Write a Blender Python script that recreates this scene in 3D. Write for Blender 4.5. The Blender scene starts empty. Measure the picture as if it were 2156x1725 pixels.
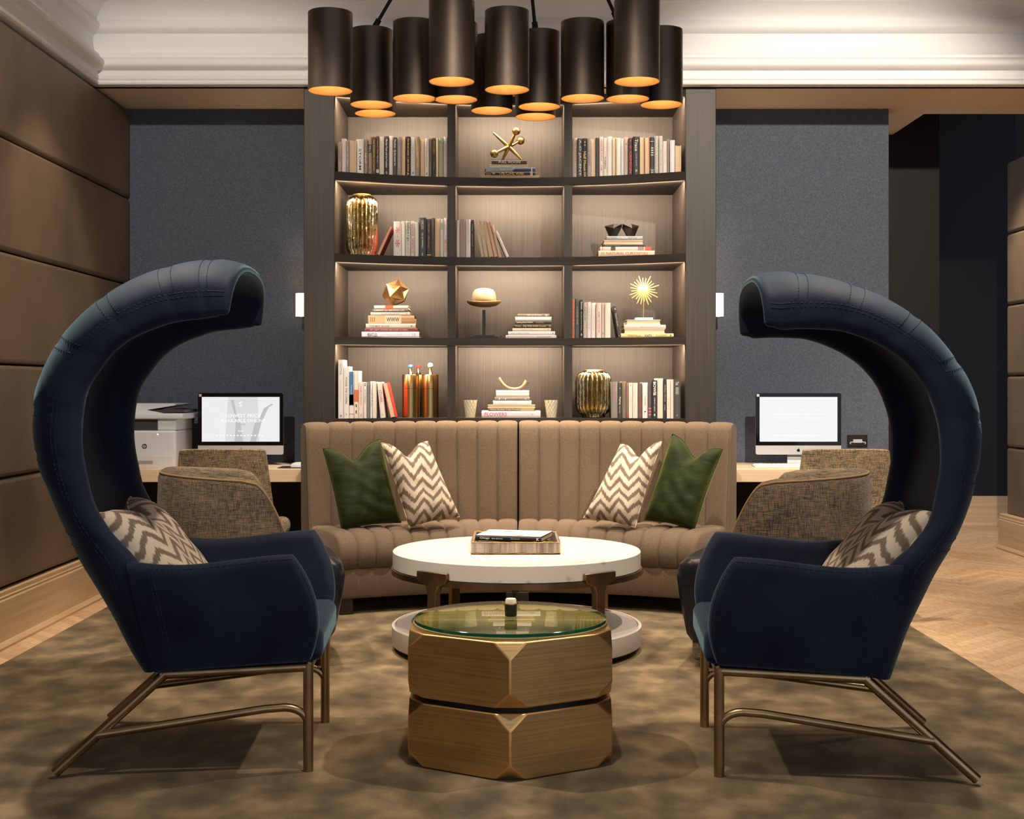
import bpy, math, random
from mathutils import Vector, Matrix
random.seed(7)
R = math.radians
F, CX, HY, EH = 2800.0, 1078.0, 815.0, 1.25      # focal length in px, principal column, horizon row, eye height
sc = bpy.context.scene
col = sc.collection

def at(px, py, Y):
    return Vector(((px-CX)*Y/F, Y, EH-(py-HY)*Y/F))
def X(px, Y): return (px-CX)*Y/F
def Z(py, Y): return EH-(py-HY)*Y/F

# ---------------------------------------------------------------- materials
def lin(c):
    return tuple(((v/255)/12.92 if v/255 <= .04045 else ((v/255+.055)/1.055)**2.4) for v in c)
_m = {}
def mat(name, rgb=(128,128,128), rough=.5, metal=0., sheen=0., spec=.5, coat=0., emis=0., trans=0., ior=1.45,
        var=None, vscale=5., vstretch=(1,1,1), vdetail=4., vlo=.35, vhi=.65, bump=0., bscale=50., bstretch=(1,1,1), sheenc=None):
    if name in _m: return _m[name]
    m = bpy.data.materials.new(name); m.use_nodes = True
    nt = m.node_tree; N = nt.nodes; b = N['Principled BSDF']
    c = lin(rgb)+(1,)
    b.inputs['Base Color'].default_value = c
    b.inputs['Roughness'].default_value = rough
    b.inputs['Metallic'].default_value = metal
    b.inputs['Specular IOR Level'].default_value = spec
    b.inputs['IOR'].default_value = ior
    b.inputs['Coat Weight'].default_value = coat
    b.inputs['Transmission Weight'].default_value = trans
    if sheen:
        b.inputs['Sheen Weight'].default_value = sheen
        b.inputs['Sheen Roughness'].default_value = .4
        if sheenc: b.inputs['Sheen Tint'].default_value = lin(sheenc)+(1,)
    if emis:
        b.inputs['Emission Color'].default_value = c
        b.inputs['Emission Strength'].default_value = emis
    def mapped(st):
        tc = N.new('ShaderNodeTexCoord'); mp = N.new('ShaderNodeMapping')
        mp.inputs['Scale'].default_value = st
        nt.links.new(tc.outputs['Object'], mp.inputs['Vector']); return mp.outputs['Vector']
    if var:
        nz = N.new('ShaderNodeTexNoise'); nz.inputs['Scale'].default_value = vscale; nz.inputs['Detail'].default_value = vdetail
        nt.links.new(mapped(vstretch), nz.inputs['Vector'])
        rp = N.new('ShaderNodeValToRGB')
        rp.color_ramp.elements[0].position = vlo; rp.color_ramp.elements[0].color = lin(var)+(1,)
        rp.color_ramp.elements[1].position = vhi; rp.color_ramp.elements[1].color = c
        nt.links.new(nz.outputs['Fac'], rp.inputs['Fac']); nt.links.new(rp.outputs['Color'], b.inputs['Base Color'])
    if bump:
        nz = N.new('ShaderNodeTexNoise'); nz.inputs['Scale'].default_value = bscale; nz.inputs['Detail'].default_value = 5
        nt.links.new(mapped(bstretch), nz.inputs['Vector'])
        bp = N.new('ShaderNodeBump'); bp.inputs['Strength'].default_value = bump; bp.inputs['Distance'].default_value = .01
        nt.links.new(nz.outputs['Fac'], bp.inputs['Height']); nt.links.new(bp.outputs['Normal'], b.inputs['Normal'])
    _m[name] = m
    return m

class G:
    """tiny node helper"""
    def __init__(s, m): s.nt = m.node_tree; s.N = s.nt.nodes; s.b = s.N['Principled BSDF']
    def n(s, t, **k):
        x = s.N.new(t)
        for a, v in k.items(): setattr(x, a, v)
        return x
    def l(s, a, b): s.nt.links.new(a, b)
    def math(s, op, a, b=None, c=None):
        x = s.N.new('ShaderNodeMath'); x.operation = op
        for i, v in enumerate((a, b, c)):
            if v is None: continue
            if isinstance(v, (int, float)): x.inputs[i].default_value = v
            else: s.l(v, x.inputs[i])
        return x.outputs[0]
    def obj(s): return s.n('ShaderNodeTexCoord').outputs['Object']
    def sep(s, v):
        x = s.n('ShaderNodeSeparateXYZ'); s.l(v, x.inputs[0]); return x.outputs
    def noise(s, vec, scale, detail=3, st=None):
        if st:
            mp = s.n('ShaderNodeMapping'); mp.inputs['Scale'].default_value = st; s.l(vec, mp.inputs['Vector']); vec = mp.outputs[0]
        x = s.n('ShaderNodeTexNoise'); x.inputs['Scale'].default_value = scale; x.inputs['Detail'].default_value = detail
        s.l(vec, x.inputs['Vector']); return x.outputs['Fac']
    def ramp(s, f, stops):
        r = s.n('ShaderNodeValToRGB'); e = r.color_ramp.elements
        while len(e) < len(stops): e.new(.5)
        for q, (p, c) in zip(e, stops): q.position = p; q.color = lin(c)+(1,)
        s.l(f, r.inputs['Fac']); return r.outputs['Color']
    def mix(s, f, a, b, mode='MIX'):
        x = s.n('ShaderNodeMix', data_type='RGBA', blend_type=mode)
        for i, v in ((0, f), (6, a), (7, b)):
            if isinstance(v, (int, float)): x.inputs[i].default_value = v
            elif isinstance(v, tuple): x.inputs[i].default_value = lin(v)+(1,)
            else: s.l(v, x.inputs[i])
        return x.outputs[2]
    def bump(s, h, strength, dist=.005):
        x = s.n('ShaderNodeBump'); x.inputs['Strength'].default_value = strength; x.inputs['Distance'].default_value = dist
        s.l(h, x.inputs['Height']); s.l(x.outputs[0], s.b.inputs['Normal'])
    def color(s, c): s.l(c, s.b.inputs['Base Color'])

def wood(name, a, b, st, rough=.5):
    m = mat(name, a, rough); g = G(m); o = g.obj()
    f = g.noise(o, 1, 4, st); f2 = g.noise(o, .6, 2)
    c = g.ramp(f, [(.3, b), (.7, a)])
    g.color(c); g.bump(f, .25, .002)
    return m
def weave(name, a, b, s, horiz=1.):
    m = mat(name, a, .9, sheen=.1); g = G(m); o = g.obj()
    x = g.noise(o, s, 2, (1, 1, .06)); y = g.noise(o, s, 2, (.06, .06, 1*horiz))
    f = g.math('MULTIPLY', g.math('ADD', x, y), .5)
    f = g.math('ADD', f, g.math('MULTIPLY', g.math('SUBTRACT', g.noise(o, 7, 3), .5), .25))
    g.color(g.ramp(f, [(.38, b), (.62, a)])); g.bump(f, .6, .003)
    return m

M_vein_v = wood('dark_oak_upright', (56,48,40), (37,32,28), (120,120,1.6))
M_vein_h = wood('dark_oak_shelf', (52,45,38), (36,32,28), (1.6,1.6,130))
M_oak = wood('pale_oak', (206,176,138), (188,156,118), (1.2,1.2,40))
M_desk = wood('bleached_oak', (226,198,166), (212,182,148), (1.5,30,60))
M_bluewall = mat('blue_wallcovering', (97,106,121), .85, var=(70,78,93), vscale=160, vlo=.3, vhi=.7, bump=.15, bscale=250)
M_navywall = mat('navy_wall', (9,13,27), .8, var=(7,10,19), vscale=60)
M_black = mat('black_paint', (14,13,13), .6)
M_leatherpanel = mat('taupe_leather', (120,101,80), .55, var=(96,80,62), vscale=1.5, vstretch=(1,1.2,.9), bump=.12, bscale=60)
M_white = mat('white_plaster', (240,240,241), .6)
M_tan = mat('tan_plaster', (238,214,186), .8)
M_navyvelvet = mat('navy_velvet', (31,43,61), .7, sheen=.75, sheenc=(122,156,168), spec=.25, var=(19,26,46), vscale=5, vlo=.3, vhi=.75, bump=.25, bscale=14, bstretch=(1,.5,1))
M_stitch = mat('blue_thread', (30,44,76), .8)
M_green = mat('green_velvet', (50,60,30), .65, sheen=.8, sheenc=(150,165,90), spec=.2, var=(32,41,18), vscale=9, bump=.9, bscale=9, bstretch=(.6,1,1.8))
M_sofa = mat('tan_wool', (122,102,81), .9, sheen=.12, var=(94,78,61), vscale=220, vlo=.3, vhi=.7, bump=.2, bscale=300)
M_brass = mat('aged_brass', (150,116,70), .34, metal=1., var=(112,84,48), vscale=6, vstretch=(1,1,14))
M_brasstube = mat('bronze_tube', (176,150,114), .32, metal=1., var=(146,122,90), vscale=8)
M_brassedge = mat('brass_trim_edge_highlight', (240,188,124), .4, metal=1.)
M_brassdark = mat('dark_brass', (150,128,94), .42, metal=1., var=(122,102,72), vscale=8)
M_brushed = mat('brushed_brass', (146,108,60), .36, metal=1.)
g = G(M_brushed); o = g.obj(); f = g.noise(o, 1, 5, (2.5,2.5,170)); f2 = g.noise(o, 3, 2)
g.color(g.ramp(g.math('ADD', g.math('MULTIPLY', f, .6), g.math('MULTIPLY', f2, .4)), [(.3, (176,148,100)), (.7, (232,200,142))])); g.bump(f, .12, .002)
M_shade = mat('blackened_bronze', (122,108,96), .45, metal=.95, var=(104,92,82), vscale=5)
M_goldleaf = mat('gold_leaf', (232,188,122), .5, metal=.3, var=(216,166,96), vscale=9, vstretch=(1,1,3))
M_bulb = mat('lamp_glass', (255,214,150), .5, emis=9.)
M_marble = mat('white_quartz', (220,212,201), .3, var=(168,158,148), vscale=7, vlo=.30, vhi=.37, vdetail=9)
M_stonebase = mat('pale_stone', (206,196,186), .5)
M_chrome_gold = mat('mercury_gold_glass', (222,208,166), .09, metal=1., var=(190,164,100), vscale=9, bump=.7, bscale=60, bstretch=(1,1,.35))
M_bronze = mat('faceted_bronze', (222,172,116), .3, metal=1.)
M_agedgold = mat('aged_gold', (206,168,104), .32, metal=1.)
M_plastic = mat('printer_plastic', (208,212,218), .5)
M_plasticdark = mat('printer_dark', (58,58,60), .5)
M_alu = mat('satin_aluminium', (205,206,208), .35, metal=.35)
M_bezel = mat('black_glass', (8,8,9), .12)
M_legwood = mat('espresso_wood', (40,32,26), .45)
M_leathernavy = mat('navy_leather', (22,24,32), .33, bump=.2, bscale=40, coat=.2)
M_tweed = weave('tweed', (132,112,84), (38,38,42), 420)
M_tweed2 = weave('woven_mesh', (168,144,108), (64,58,52), 380)
M_pages = mat('paper', (226,204,172), .9, var=(198,172,138), vscale=1, vstretch=(400,400,3))
M_glassedge = mat('green_glass', (70,150,120), .05, trans=1., ior=1.5)
M_glass = mat('clear_glass', (236,246,240), .02, trans=1., ior=1.5); nt = M_glass.node_tree
tr_ = nt.nodes.new('ShaderNodeBsdfTransparent'); tr_.inputs[0].default_value = lin((238,246,236))+(1,)
gl_ = nt.nodes.new('ShaderNodeBsdfGlossy'); gl_.inputs['Roughness'].default_value = .01
lw_ = nt.nodes.new('ShaderNodeLayerWeight'); lw_.inputs[0].default_value = .5;
pw_ = nt.nodes.new('ShaderNodeMath'); pw_.operation = 'POWER'; pw_.inputs[1].default_value = 5; nt.links.new(lw_.outputs['Facing'], pw_.inputs[0])
fr_ = nt.nodes.new('ShaderNodeMath'); fr_.operation = 'MULTIPLY_ADD'; fr_.inputs[1].default_value = .8; fr_.inputs[2].default_value = .035; nt.links.new(pw_.outputs[0], fr_.inputs[0])
mx_ = nt.nodes.new('ShaderNodeMixShader')
for a_, b_ in ((fr_.outputs[0], mx_.inputs[0]), (tr_.outputs[0], mx_.inputs[1]), (gl_.outputs[0], mx_.inputs[2]), (mx_.outputs[0], nt.nodes['Material Output'].inputs[0])): nt.links.new(a_, b_)
M_wax = mat('candle_wax', (240,226,204), .5)
M_sconce = mat('sconce_glass', (255,226,190), .5, emis=4.2)
M_teal = mat('teal_glass', (120,165,165), .1, spec=.7)
M_shell = mat('shell_inlay', (160,146,134), .3, var=(104,90,78), vscale=1, vstretch=(60,60,4))
M_goldflake = mat('gold_flake', (176,138,82), .5, metal=1., bump=.5, bscale=80)
M_hat = mat('champagne_leaf', (190,170,134), .45, metal=.5, var=(156,132,96), vscale=7)
M_hatbrim = mat('dark_champagne_leaf', (150,126,88), .4, metal=.7)
M_cup = mat('champagne_glass', (228,216,188), .3, metal=.35)
M_mousepad = mat('black_pad', (20,20,20), .8)

# floor: oak laid in a zigzag
M_floor = mat('oak_parquet', (205,170,130), .42); g = G(M_floor); o = g.sep(g.obj())
cw, pw = .36, .09
colid = g.math('FLOOR', g.math('DIVIDE', o[0], cw)); fx = g.math('ABSOLUTE', g.math('SUBTRACT', g.math('MODULO', g.math('ADD', g.math('DIVIDE', o[0], cw), 100.), 2.), 1.))
v = g.math('ADD', g.math('DIVIDE', o[1], pw), g.math('MULTIPLY', fx, cw/pw))
pid = g.math('FLOOR', v); fr = g.math('FRACT', v)
cmb = g.n('ShaderNodeCombineXYZ'); g.l(colid, cmb.inputs[0]); g.l(pid, cmb.inputs[1])
wn = g.n('ShaderNodeTexWhiteNoise'); g.l(cmb.outputs[0], wn.inputs['Vector'])
base = g.ramp(wn.outputs['Value'], [(0, (186,150,112)), (1, (218,184,146))])
gr = g.noise(g.obj(), 1, 5, (40, 14, 1)); base = g.mix(.35, base, g.ramp(gr, [(.3, (150,116,84)), (.7, (222,190,152))]))
edge = g.math('LESS_THAN', fr, .035); base = g.mix(g.math('MULTIPLY', edge, .45), base, (110,84,60)); g.color(base)
# rug: brushed pile in olive brown
M_rug = mat('brushed_wool', (140,118,88), .95, sheen=.35, sheenc=(200,180,140)); g = G(M_rug); o = g.obj()
a = g.noise(o, 5.6, 8, (1.05, .8, 1)); b_ = g.noise(o, 140, 2); c_ = g.noise(o, 1.1, 2)
f = g.math('ADD', g.math('MULTIPLY', a, .72), g.math('ADD', g.math('MULTIPLY', b_, .12), g.math('MULTIPLY', c_, .2)))
g.color(g.ramp(f, [(.36, (58,49,35)), (.51, (98,83,60)), (.68, (146,125,94))])); g.bump(b_, .5, .004)
# zigzag ikat, in the cushion's own plane
def ikat(name, hs, rows, amp, tilt):
    m = mat(name, (226,208,184), .9, sheen=.1); g = G(m); tc = g.obj(); o = g.sep(tc)
    jit = g.math('MULTIPLY', g.math('SUBTRACT', g.noise(tc, 1, 1, (10, 10, 260)) if tilt else g.noise(tc, 1, 1, (260, 10, 10)), .5), .42)
    p = g.math('PINGPONG', g.math('ADD', g.math('MULTIPLY', o[0], hs), 50.), .5)
    jit = g.math('ADD', jit, g.math('MULTIPLY', g.math('SUBTRACT', g.noise(tc, 5, 2), .5), 1.1))
    q = g.math('ADD', g.math('ADD', g.math('MULTIPLY', o[2], rows), g.math('MULTIPLY', p, amp)), jit)
    fr = g.math('FRACT', g.math('ADD', q, 50.))
    f = g.math('SMOOTH_MIN', g.math('MULTIPLY', fr, 8.), g.math('MULTIPLY', g.math('SUBTRACT', .5, fr), 8.), .2)
    f = g.math('ADD', f, .3)
    th = g.noise(tc, 1, 1, (350, 350, 350))
    dark = g.mix(g.math('MULTIPLY', th, .5), (118,100,84), (168,148,128))
    g.color(g.mix(f, (228,210,186), dark)); g.bump(th, .2, .002)
    return m
M_ikat = ikat('zigzag_ikat', 9.5, 15.5, 2.0, False)
for n in M_ikat.node_tree.nodes:
    if n.type == 'MIX': n.clamp_factor = True

# ---------------------------------------------------------------- mesh building
class MB:
    def __init__(s): s.v = []; s.f = []; s.mi = []
    def add(s, vs, fs, mi=0, T=None):
        k = len(s.v)
        s.v += [tuple(T @ Vector(p)) if T else tuple(p) for p in vs]
        s.f += [tuple(i+k for i in q) for q in fs]; s.mi += [mi]*len(fs); return s
    def box(s, x0, x1, y0, y1, z0, z1, mi=0, T=None):
        vs = [(x, y, z) for z in (z0, z1) for y in (y0, y1) for x in (x0, x1)]
        return s.add(vs, [(0,2,3,1), (4,5,7,6), (0,1,5,4), (2,6,7,3), (0,4,6,2), (1,3,7,5)], mi, T)
    def grid(s, rows, mi=0, closed=False, T=None, flip=False):
        n = len(rows[0]); vs = [p for r in rows for p in r]; fs = []
        for i in range(len(rows)-1):
            for j in range(n if closed else n-1):
                a, b = i*n+j, i*n+(j+1) % n
                q = (a, b, b+n, a+n); fs.append(q[::-1] if flip else q)
        return s.add(vs, fs, mi, T)
    def loft(s, rings, mi=0, cap=True, T=None):
        n = len(rings[0]); s.grid(rings, mi, True, T)
        if cap:
            k = len(s.v)-n*len(rings)
            s.f.append(tuple(range(k+n-1, k-1, -1))); s.mi.append(mi)
            k2 = len(s.v)-n
            s.f.append(tuple(range(k2, k2+n))); s.mi.append(mi)
        return s
    def lathe(s, prof, seg=32, c=(0,0,0), mi=0, cap=True, T=None):
        rings = [[(c[0]+r*math.cos(2*math.pi*j/seg), c[1]+r*math.sin(2*math.pi*j/seg), c[2]+z) for j in range(seg)] for r, z in prof]
        return s.loft(rings, mi, cap, T)
    def tube(s, pts, r, seg=12, mi=0, cap=True, T=None):
        pts = [Vector(p) for p in pts]; rings = []; up = None
        for i, p in enumerate(pts):
            t = (pts[min(i+1, len(pts)-1)]-pts[max(i-1, 0)]).normalized()
            if up is None:
                up = Vector((0,0,1)) if abs(t.z) < .9 else Vector((1,0,0))
            u = (up-t*up.dot(t)).normalized(); w = t.cross(u); up = u
            rr = r[i] if isinstance(r, (list, tuple)) else r
            rings.append([p+(u*math.cos(2*math.pi*j/seg)+w*math.sin(2*math.pi*j/seg))*rr for j in range(seg)])
        return s.loft(rings, mi, cap, T)
    def prism(s, poly, d0, d1, axis='y', mi=0, T=None):
        n = len(poly)
        def P(a, b, d): return {'y': (a, d, b), 'z': (a, b, d), 'x': (d, a, b)}[axis]
        vs = [P(a, b, d0) for a, b in poly]+[P(a, b, d1) for a, b in poly]
        fs = [tuple(range(n)), tuple(range(2*n-1, n-1, -1))]+[(i, i+n, (i+1) % n+n, (i+1) % n) for i in range(n)]
        return s.add(vs, fs, mi, T)
    def build(s, name, mats, parent=None, loc=None, rot=None, bevel=0, seg=3, smooth=40, subd=0):
        me = bpy.data.meshes.new(name); me.from_pydata(s.v, [], s.f)
        if not isinstance(mats, (list, tuple)): mats = [mats]
        for m in mats: me.materials.append(m)
        if any(s.mi): me.polygons.foreach_set('material_index', s.mi)
        import bmesh
        bm = bmesh.new(); bm.from_mesh(me); bmesh.ops.recalc_face_normals(bm, faces=bm.faces); bm.to_mesh(me); bm.free()
        if smooth:
            me.polygons.foreach_set('use_smooth', [True]*len(me.polygons)); me.set_sharp_from_angle(angle=R(smooth))
        me.update()
        o = bpy.data.objects.new(name, me); col.objects.link(o)
        if parent: o.parent = parent
        if loc: o.location = loc
        if rot: o.rotation_euler = rot
        if bevel:
            b = o.modifiers.new('bevel', 'BEVEL'); b.width = bevel; b.segments = seg; b.limit_method = 'ANGLE'; b.angle_limit = R(35)
        if subd:
            b = o.modifiers.new('subdiv', 'SUBSURF'); b.levels = b.render_levels = subd
        return o
def bx(*a, **k): return MB().box(*a, **k)

def tag(o, label, cat, group=None):
    o['label'] = label; o['category'] = cat
    if group: o['group'] = group
    return o
def empty(name, label, cat, loc=(0,0,0), rz=0, group=None):
    o = bpy.data.objects.new(name, None); col.objects.link(o); o.location = loc; o.rotation_euler = (0,0,rz); o.empty_display_size = .1
    return tag(o, label, cat, group)
def struct(o, label=None):
    o['kind'] = 'structure'
    if label: o['label'] = label
    return o
def copy_tree(o, parent=None):
    c = o.copy(); col.objects.link(c)
    if parent: c.parent = parent
    for ch in list(o.children): copy_tree(ch, c)
    return c

_t = {}
def text_geo(s, bold=False):
    k = (s, bold)
    if k not in _t:
        cu = bpy.data.curves.new('t', 'FONT'); cu.body = s; cu.size = 1; cu.resolution_u = 2
        if bold: cu.offset = .015
        ob = bpy.data.objects.new('t', cu); me = bpy.data.meshes.new_from_object(ob)
        vs = [tuple(v.co) for v in me.vertices]; fs = [tuple(p.vertices) for p in me.polygons]
        bpy.data.objects.remove(ob); bpy.data.curves.remove(cu); bpy.data.meshes.remove(me)
        xs = [v[0] for v in vs]; ys = [v[1] for v in vs]
        cx, cy, w, h = (min(xs)+max(xs))/2, (min(ys)+max(ys))/2, max(xs)-min(xs), max(ys)-min(ys)
        _t[k] = ([((v[0]-cx)/w, (v[1]-cy)/h) for v in vs], fs, w/h)
    return _t[k]
def put_text(mb, s, c, ux, uy, length, height, mi, bold=False):
    """flat lettering centred on c, reading along ux, letter tops towards uy"""
    vs, fs, asp = text_geo(s, bold); c = Vector(c); ux = Vector(ux); uy = Vector(uy)
    mb.add([c+ux*(a*length)+uy*(b*height) for a, b in vs], fs, mi)

def cr(pts, n):
    """catmull-rom resample of tuples"""
    out = []; m = len(pts)-1
    for i in range(n):
        t = i/(n-1)*m; k = min(int(t), m-1); u = t-k
        p0, p1, p2, p3 = pts[max(k-1, 0)], pts[k], pts[k+1], pts[min(k+2, m)]
        out.append(tuple(.5*(2*b+(c-a)*u+(2*a-5*b+4*c-d)*u*u+(3*b-a-3*c+d)*u**3) for a, b, c, d in zip(p0, p1, p2, p3)))
    return out

# ================================================================ the room
XL, YW, XB0, XB1 = -2.44, 8.51, -1.237, 1.212
struct(bx(-2.7, 6.2, -2.5, 12.3, -.1, 0).build('floor', M_floor, smooth=0))
struct(bx(-2.7, 6.2, -2.5, 12.3, 3.72, 3.85).build('ceiling', M_white, smooth=0))
SE = [.283, .81, 1.36, 1.904, 2.453, 3.01]
wl = struct(bx(-2.7, -2.50, -2.5, 12.3, 0, 3.72).build('wall_left', M_black, smooth=0))
for a, b in zip(SE, SE[1:]):
    bx(-2.50, XL, -2.4, YW-.02, a+.004, b-.004).build('panel', M_leatherpanel, wl, bevel=.022, seg=4)
def skirting(x_or_y, prof, a, b, along, name, sgn=1):
    rows = []
    for t in (a, b):
        rows.append([((x_or_y+sgn*d, t, z) if along == 'y' else (t, x_or_y-sgn*d, z)) for d, z in prof])
    return struct(MB().loft(rows).build(name, M_oak, smooth=30))
PR = [(-.05,0), (.022,0), (.024,.012), (.016,.026), (.008,.034), (.006,.225), (.0,.232), (.002,.242), (-.004,.248), (-.004,.266), (-.012,.272), (-.05,.272)]
skirting(XL+.005, PR, -2.4, 8.45, 'y', 'baseboard_left')
# cornice and the tan soffit behind it
CP = [(-.1,3.03), (.0,3.03), (.006,3.032), (.006,3.043), (-.004,3.047), (.0,3.055), (.006,3.062), (.006,3.082), (.002,3.085), (.002,3.112), (.012,3.116), (.026,3.126), (.032,3.142), (.032,3.156),
      (.026,3.172), (.014,3.184), (.010,3.187), (.010,3.204), (-.002,3.208), (-.010,3.225), (-.018,3.255), (-.022,3.29), (-.020,3.34), (-.006,3.346), (.006,3.356), (.012,3.375), (.008,3.395), (-.002,3.412), (-.004,3.42), (.004,3.44), (.024,3.47), (.055,3.495),
      (.075,3.505), (.075,3.522), (.10,3.53), (.13,3.55), (.17,3.60), (.24,3.66), (.30,3.68), (.30,3.73), (-.1,3.73)]
YC = 7.83
CP = [(d*1.8 if 3.035 < z < 3.425 else d, z) for d, z in CP]
struct(MB().loft([[(XL+d, YC-d, z) for d, z in CP], [(XL+d+8.5-d, YC-d, z) for d, z in CP]]).build('trim_1', M_white, smooth=50), 'white crown moulding above the bookcase')
struct(MB().loft([[(XL+d, YC-d, z) for d, z in CP], [(XL+d, -2.4, z) for d, z in CP]]).build('trim_2', M_white, smooth=50), 'white crown moulding above the leather panels')
struct(bx(-2.5, 6.1, YC+.06, 8.67, 3.03, 3.72).build('ceiling_soffit', M_tan, smooth=0), 'tan plaster soffit over the bookcase alcoves')
struct(bx(2.41, 2.685, 8.67, 9.38, 3.03, 3.72).build('ceiling_soffit_return', M_tan, smooth=0), 'tan plaster soffit edge turning into the dark passage')
wb = struct(MB().box(-2.5, XB0+.05, YW, 8.75, 0, 3.03).box(XB1-.05, 2.41, YW, 8.75, 0, 3.03).box(XB0, XB1, 8.605, 8.75, 0, 3.03).build('wall_back', M_bluewall, smooth=0))
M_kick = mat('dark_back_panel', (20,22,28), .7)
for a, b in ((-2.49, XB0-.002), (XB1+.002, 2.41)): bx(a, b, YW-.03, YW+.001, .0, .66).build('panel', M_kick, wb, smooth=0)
struct(bx(2.60, 3.02, 9.4, 9.5, 0, 3.72).build('wall_passage', M_black, smooth=0))
struct(bx(2.2, 6.2, 11.95, 12.2, 0, 3.72).build('wall_navy', M_navywall, smooth=0))
skirting(11.94, PR, 2.2, 6.1, 'x', 'baseboard_back')
wr = struct(bx(3.88, 4.1, 2.0, 10.25, 0, 3.72).build('wall_right', M_black, smooth=0))
for a, b in zip(SE, SE[1:]+[]):
    bx(3.82, 3.88, 2.0, 10.27, a-.02, b-.028).build('panel', M_leatherpanel, wr, bevel=.022, seg=4)
PRm = [(-d, z) for d, z in PR]
struct(MB().loft([[(3.77+(-d), t, z) for d, z in PR] for t in (2.0, 10.29)]).build('baseboard_right', M_oak, smooth=30))
bb = bpy.data.objects['baseboard_right']
# rug
tag(bx(-2.28, 2.065, 1.2, 7.75, 0, .014).build('rug', M_rug, bevel=.006, seg=2), 'large olive brown brushed wool rug under the whole seating group', 'rug')

# ================================================================ bookcase
YF = 7.90
def yfront(x): return 8.15-.25*min(1, abs((x+.012)/1.042))**2
SH = [(2.532,2.484), (2.044,1.996), (1.549,1.503), (1.061,1.012)]
bc = empty('bookcase', 'tall built-in dark oak bookcase with curved lit shelves behind the sofa', 'bookcase', (0,0,0))
for x0, x1 in ((XB0, -1.054), (1.031, XB1)):
    bx(x0, x1, YF, 8.60, 0, 3.028).build('side_panel', M_vein_v, bc, bevel=.003, seg=2)
bx(XB0, XB1, 8.55, 8.60, 0, 3.028).build('back_panel', M_vein_v, bc, smooth=0)
def board(name, z1, z0, x0=-1.054, x1=1.031, extra=0):
    n = 40; fr = [(x0+(x1-x0)*i/n) for i in range(n+1)]
    poly = [(x, yfront(x)+extra) for x in fr]+[(x1, 8.55), (x0, 8.55)]
    return MB().prism(poly, z0, z1, 'z').build(name, M_vein_h, bc, smooth=30)
for a, b in SH: board('shelf', a, b)
board('top_board', 3.028, 2.985)
board('plinth', .97, .0, extra=.06)
DV = [(X(942, 8.12), X(959, 8.12)), (X(1188, 8.12), X(1205, 8.12))]
zs = [2.985]+[z for p in SH for z in p]
for x0, x1 in DV:
    for a, b in ((2.532,2.985), (2.044,2.484), (1.549,1.996), (1.061,1.503)):
        bx(x0, x1, yfront((x0+x1)/2)+.004, 8.55, a, b).build('divider', M_vein_v, bc, smooth=0)
BAYX = [(-1.054, DV[0][0]), (DV[0][1], DV[1][0]), (DV[1][1], 1.031)]
BAYZ = [(2.532,2.985), (2.044,2.484), (1.549,1.996), (1.061,1.503)]

# ================================================================ books
BOOKC = {}
def cmat(rgb, metal=0.):
    k = 'cloth_%d_%d_%d' % rgb
    return mat(k, rgb, .55)
def make_book(name, w, h, d, rgb, texts=(), fore=False, page=(226,206,176)):
    """upright book, origin at the foot of its spine; spine towards -y unless fore"""
    mats = [cmat(rgb)]; mb = MB(); t = min(.003, w*.16)
    mb.box(-w/2, -w/2+t, 0, d, 0, h); mb.box(w/2-t, w/2, 0, d, 0, h)
    if fore: mb.box(-w/2+t, w/2-t, d-t, d, 0, h)
    else:
        mb.prism([(-w/2+t, t), (-w/2+t, 0), (-w/4, -t*.9), (w/4, -t*.9), (w/2-t, 0), (w/2-t, t)], 0, h, 'z')
        y = -t*.9-.0006
        for e in texts:
            mats.append(cmat(e[-1])); mi = len(mats)-1
            if e[0] == 'band':
                mb.box(-w/2, w/2, y+.0003, .001, h*e[1], h*e[2], mi)
            else:
                s, z0, z1, frac = e[0], e[1], e[2], e[3]
                put_text(mb, s, (0, y, h*(z0+z1)/2), (0,0,-1), (1,0,0), h*abs(z1-z0), w*frac, mi, True)
    o = mb.build(name, mats, smooth=0)
    y0, y1 = (.0035, d-t) if fore else (t, d-.004)
    bx(-w/2+t, w/2-t, y0, y1, .003, h-.003).build('pages', M_pages, o, smooth=0)
    return o
ORD = ['first','second','third','fourth','fifth','sixth','seventh','eighth','ninth','tenth','eleventh','twelfth','thirteenth','fourteenth','fifteenth','sixteenth','seventeenth','eighteenth','nineteenth','twentieth','twenty-first','twenty-second','twenty-third','twenty-fourth','twenty-fifth']
def row(zx, bay, shelf, books, group):
    """books: (left, right, top, rgb, look, texts, fore) with zoomed picture coordinates mapped by zx"""
    n = 0
    for i, b in enumerate(books):
        l, r_, top = zx(b[0], b[1], b[2]); rgb = b[3]
        Y = yfront(X((l+r_)/2, 8.0))+.028+random.uniform(-.006, .012); Y = min(Y, 8.30)
        x0, x1 = X(l, Y), X(r_, Y); zb = SH[shelf][0]; h = Z(top, Y)-zb
        d = min(.155+random.uniform(0, .04), 8.535-Y)
        o = make_book('book', max(x1-x0-.0012, .006), h, d, rgb, b[5] if len(b) > 5 else (), fore=(len(b) > 6 and b[6]))
        o.location = ((x0+x1)/2, Y, zb+.0005)
        lean = b[7] if len(b) > 7 else 0
        if lean:
            o.rotation_euler.y = lean; o.location.z += abs(math.sin(lean))*(x1-x0)/2
        tag(o, '%s, %s in %s' % (b[4], ORD[i], bay), 'book', group)
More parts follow.
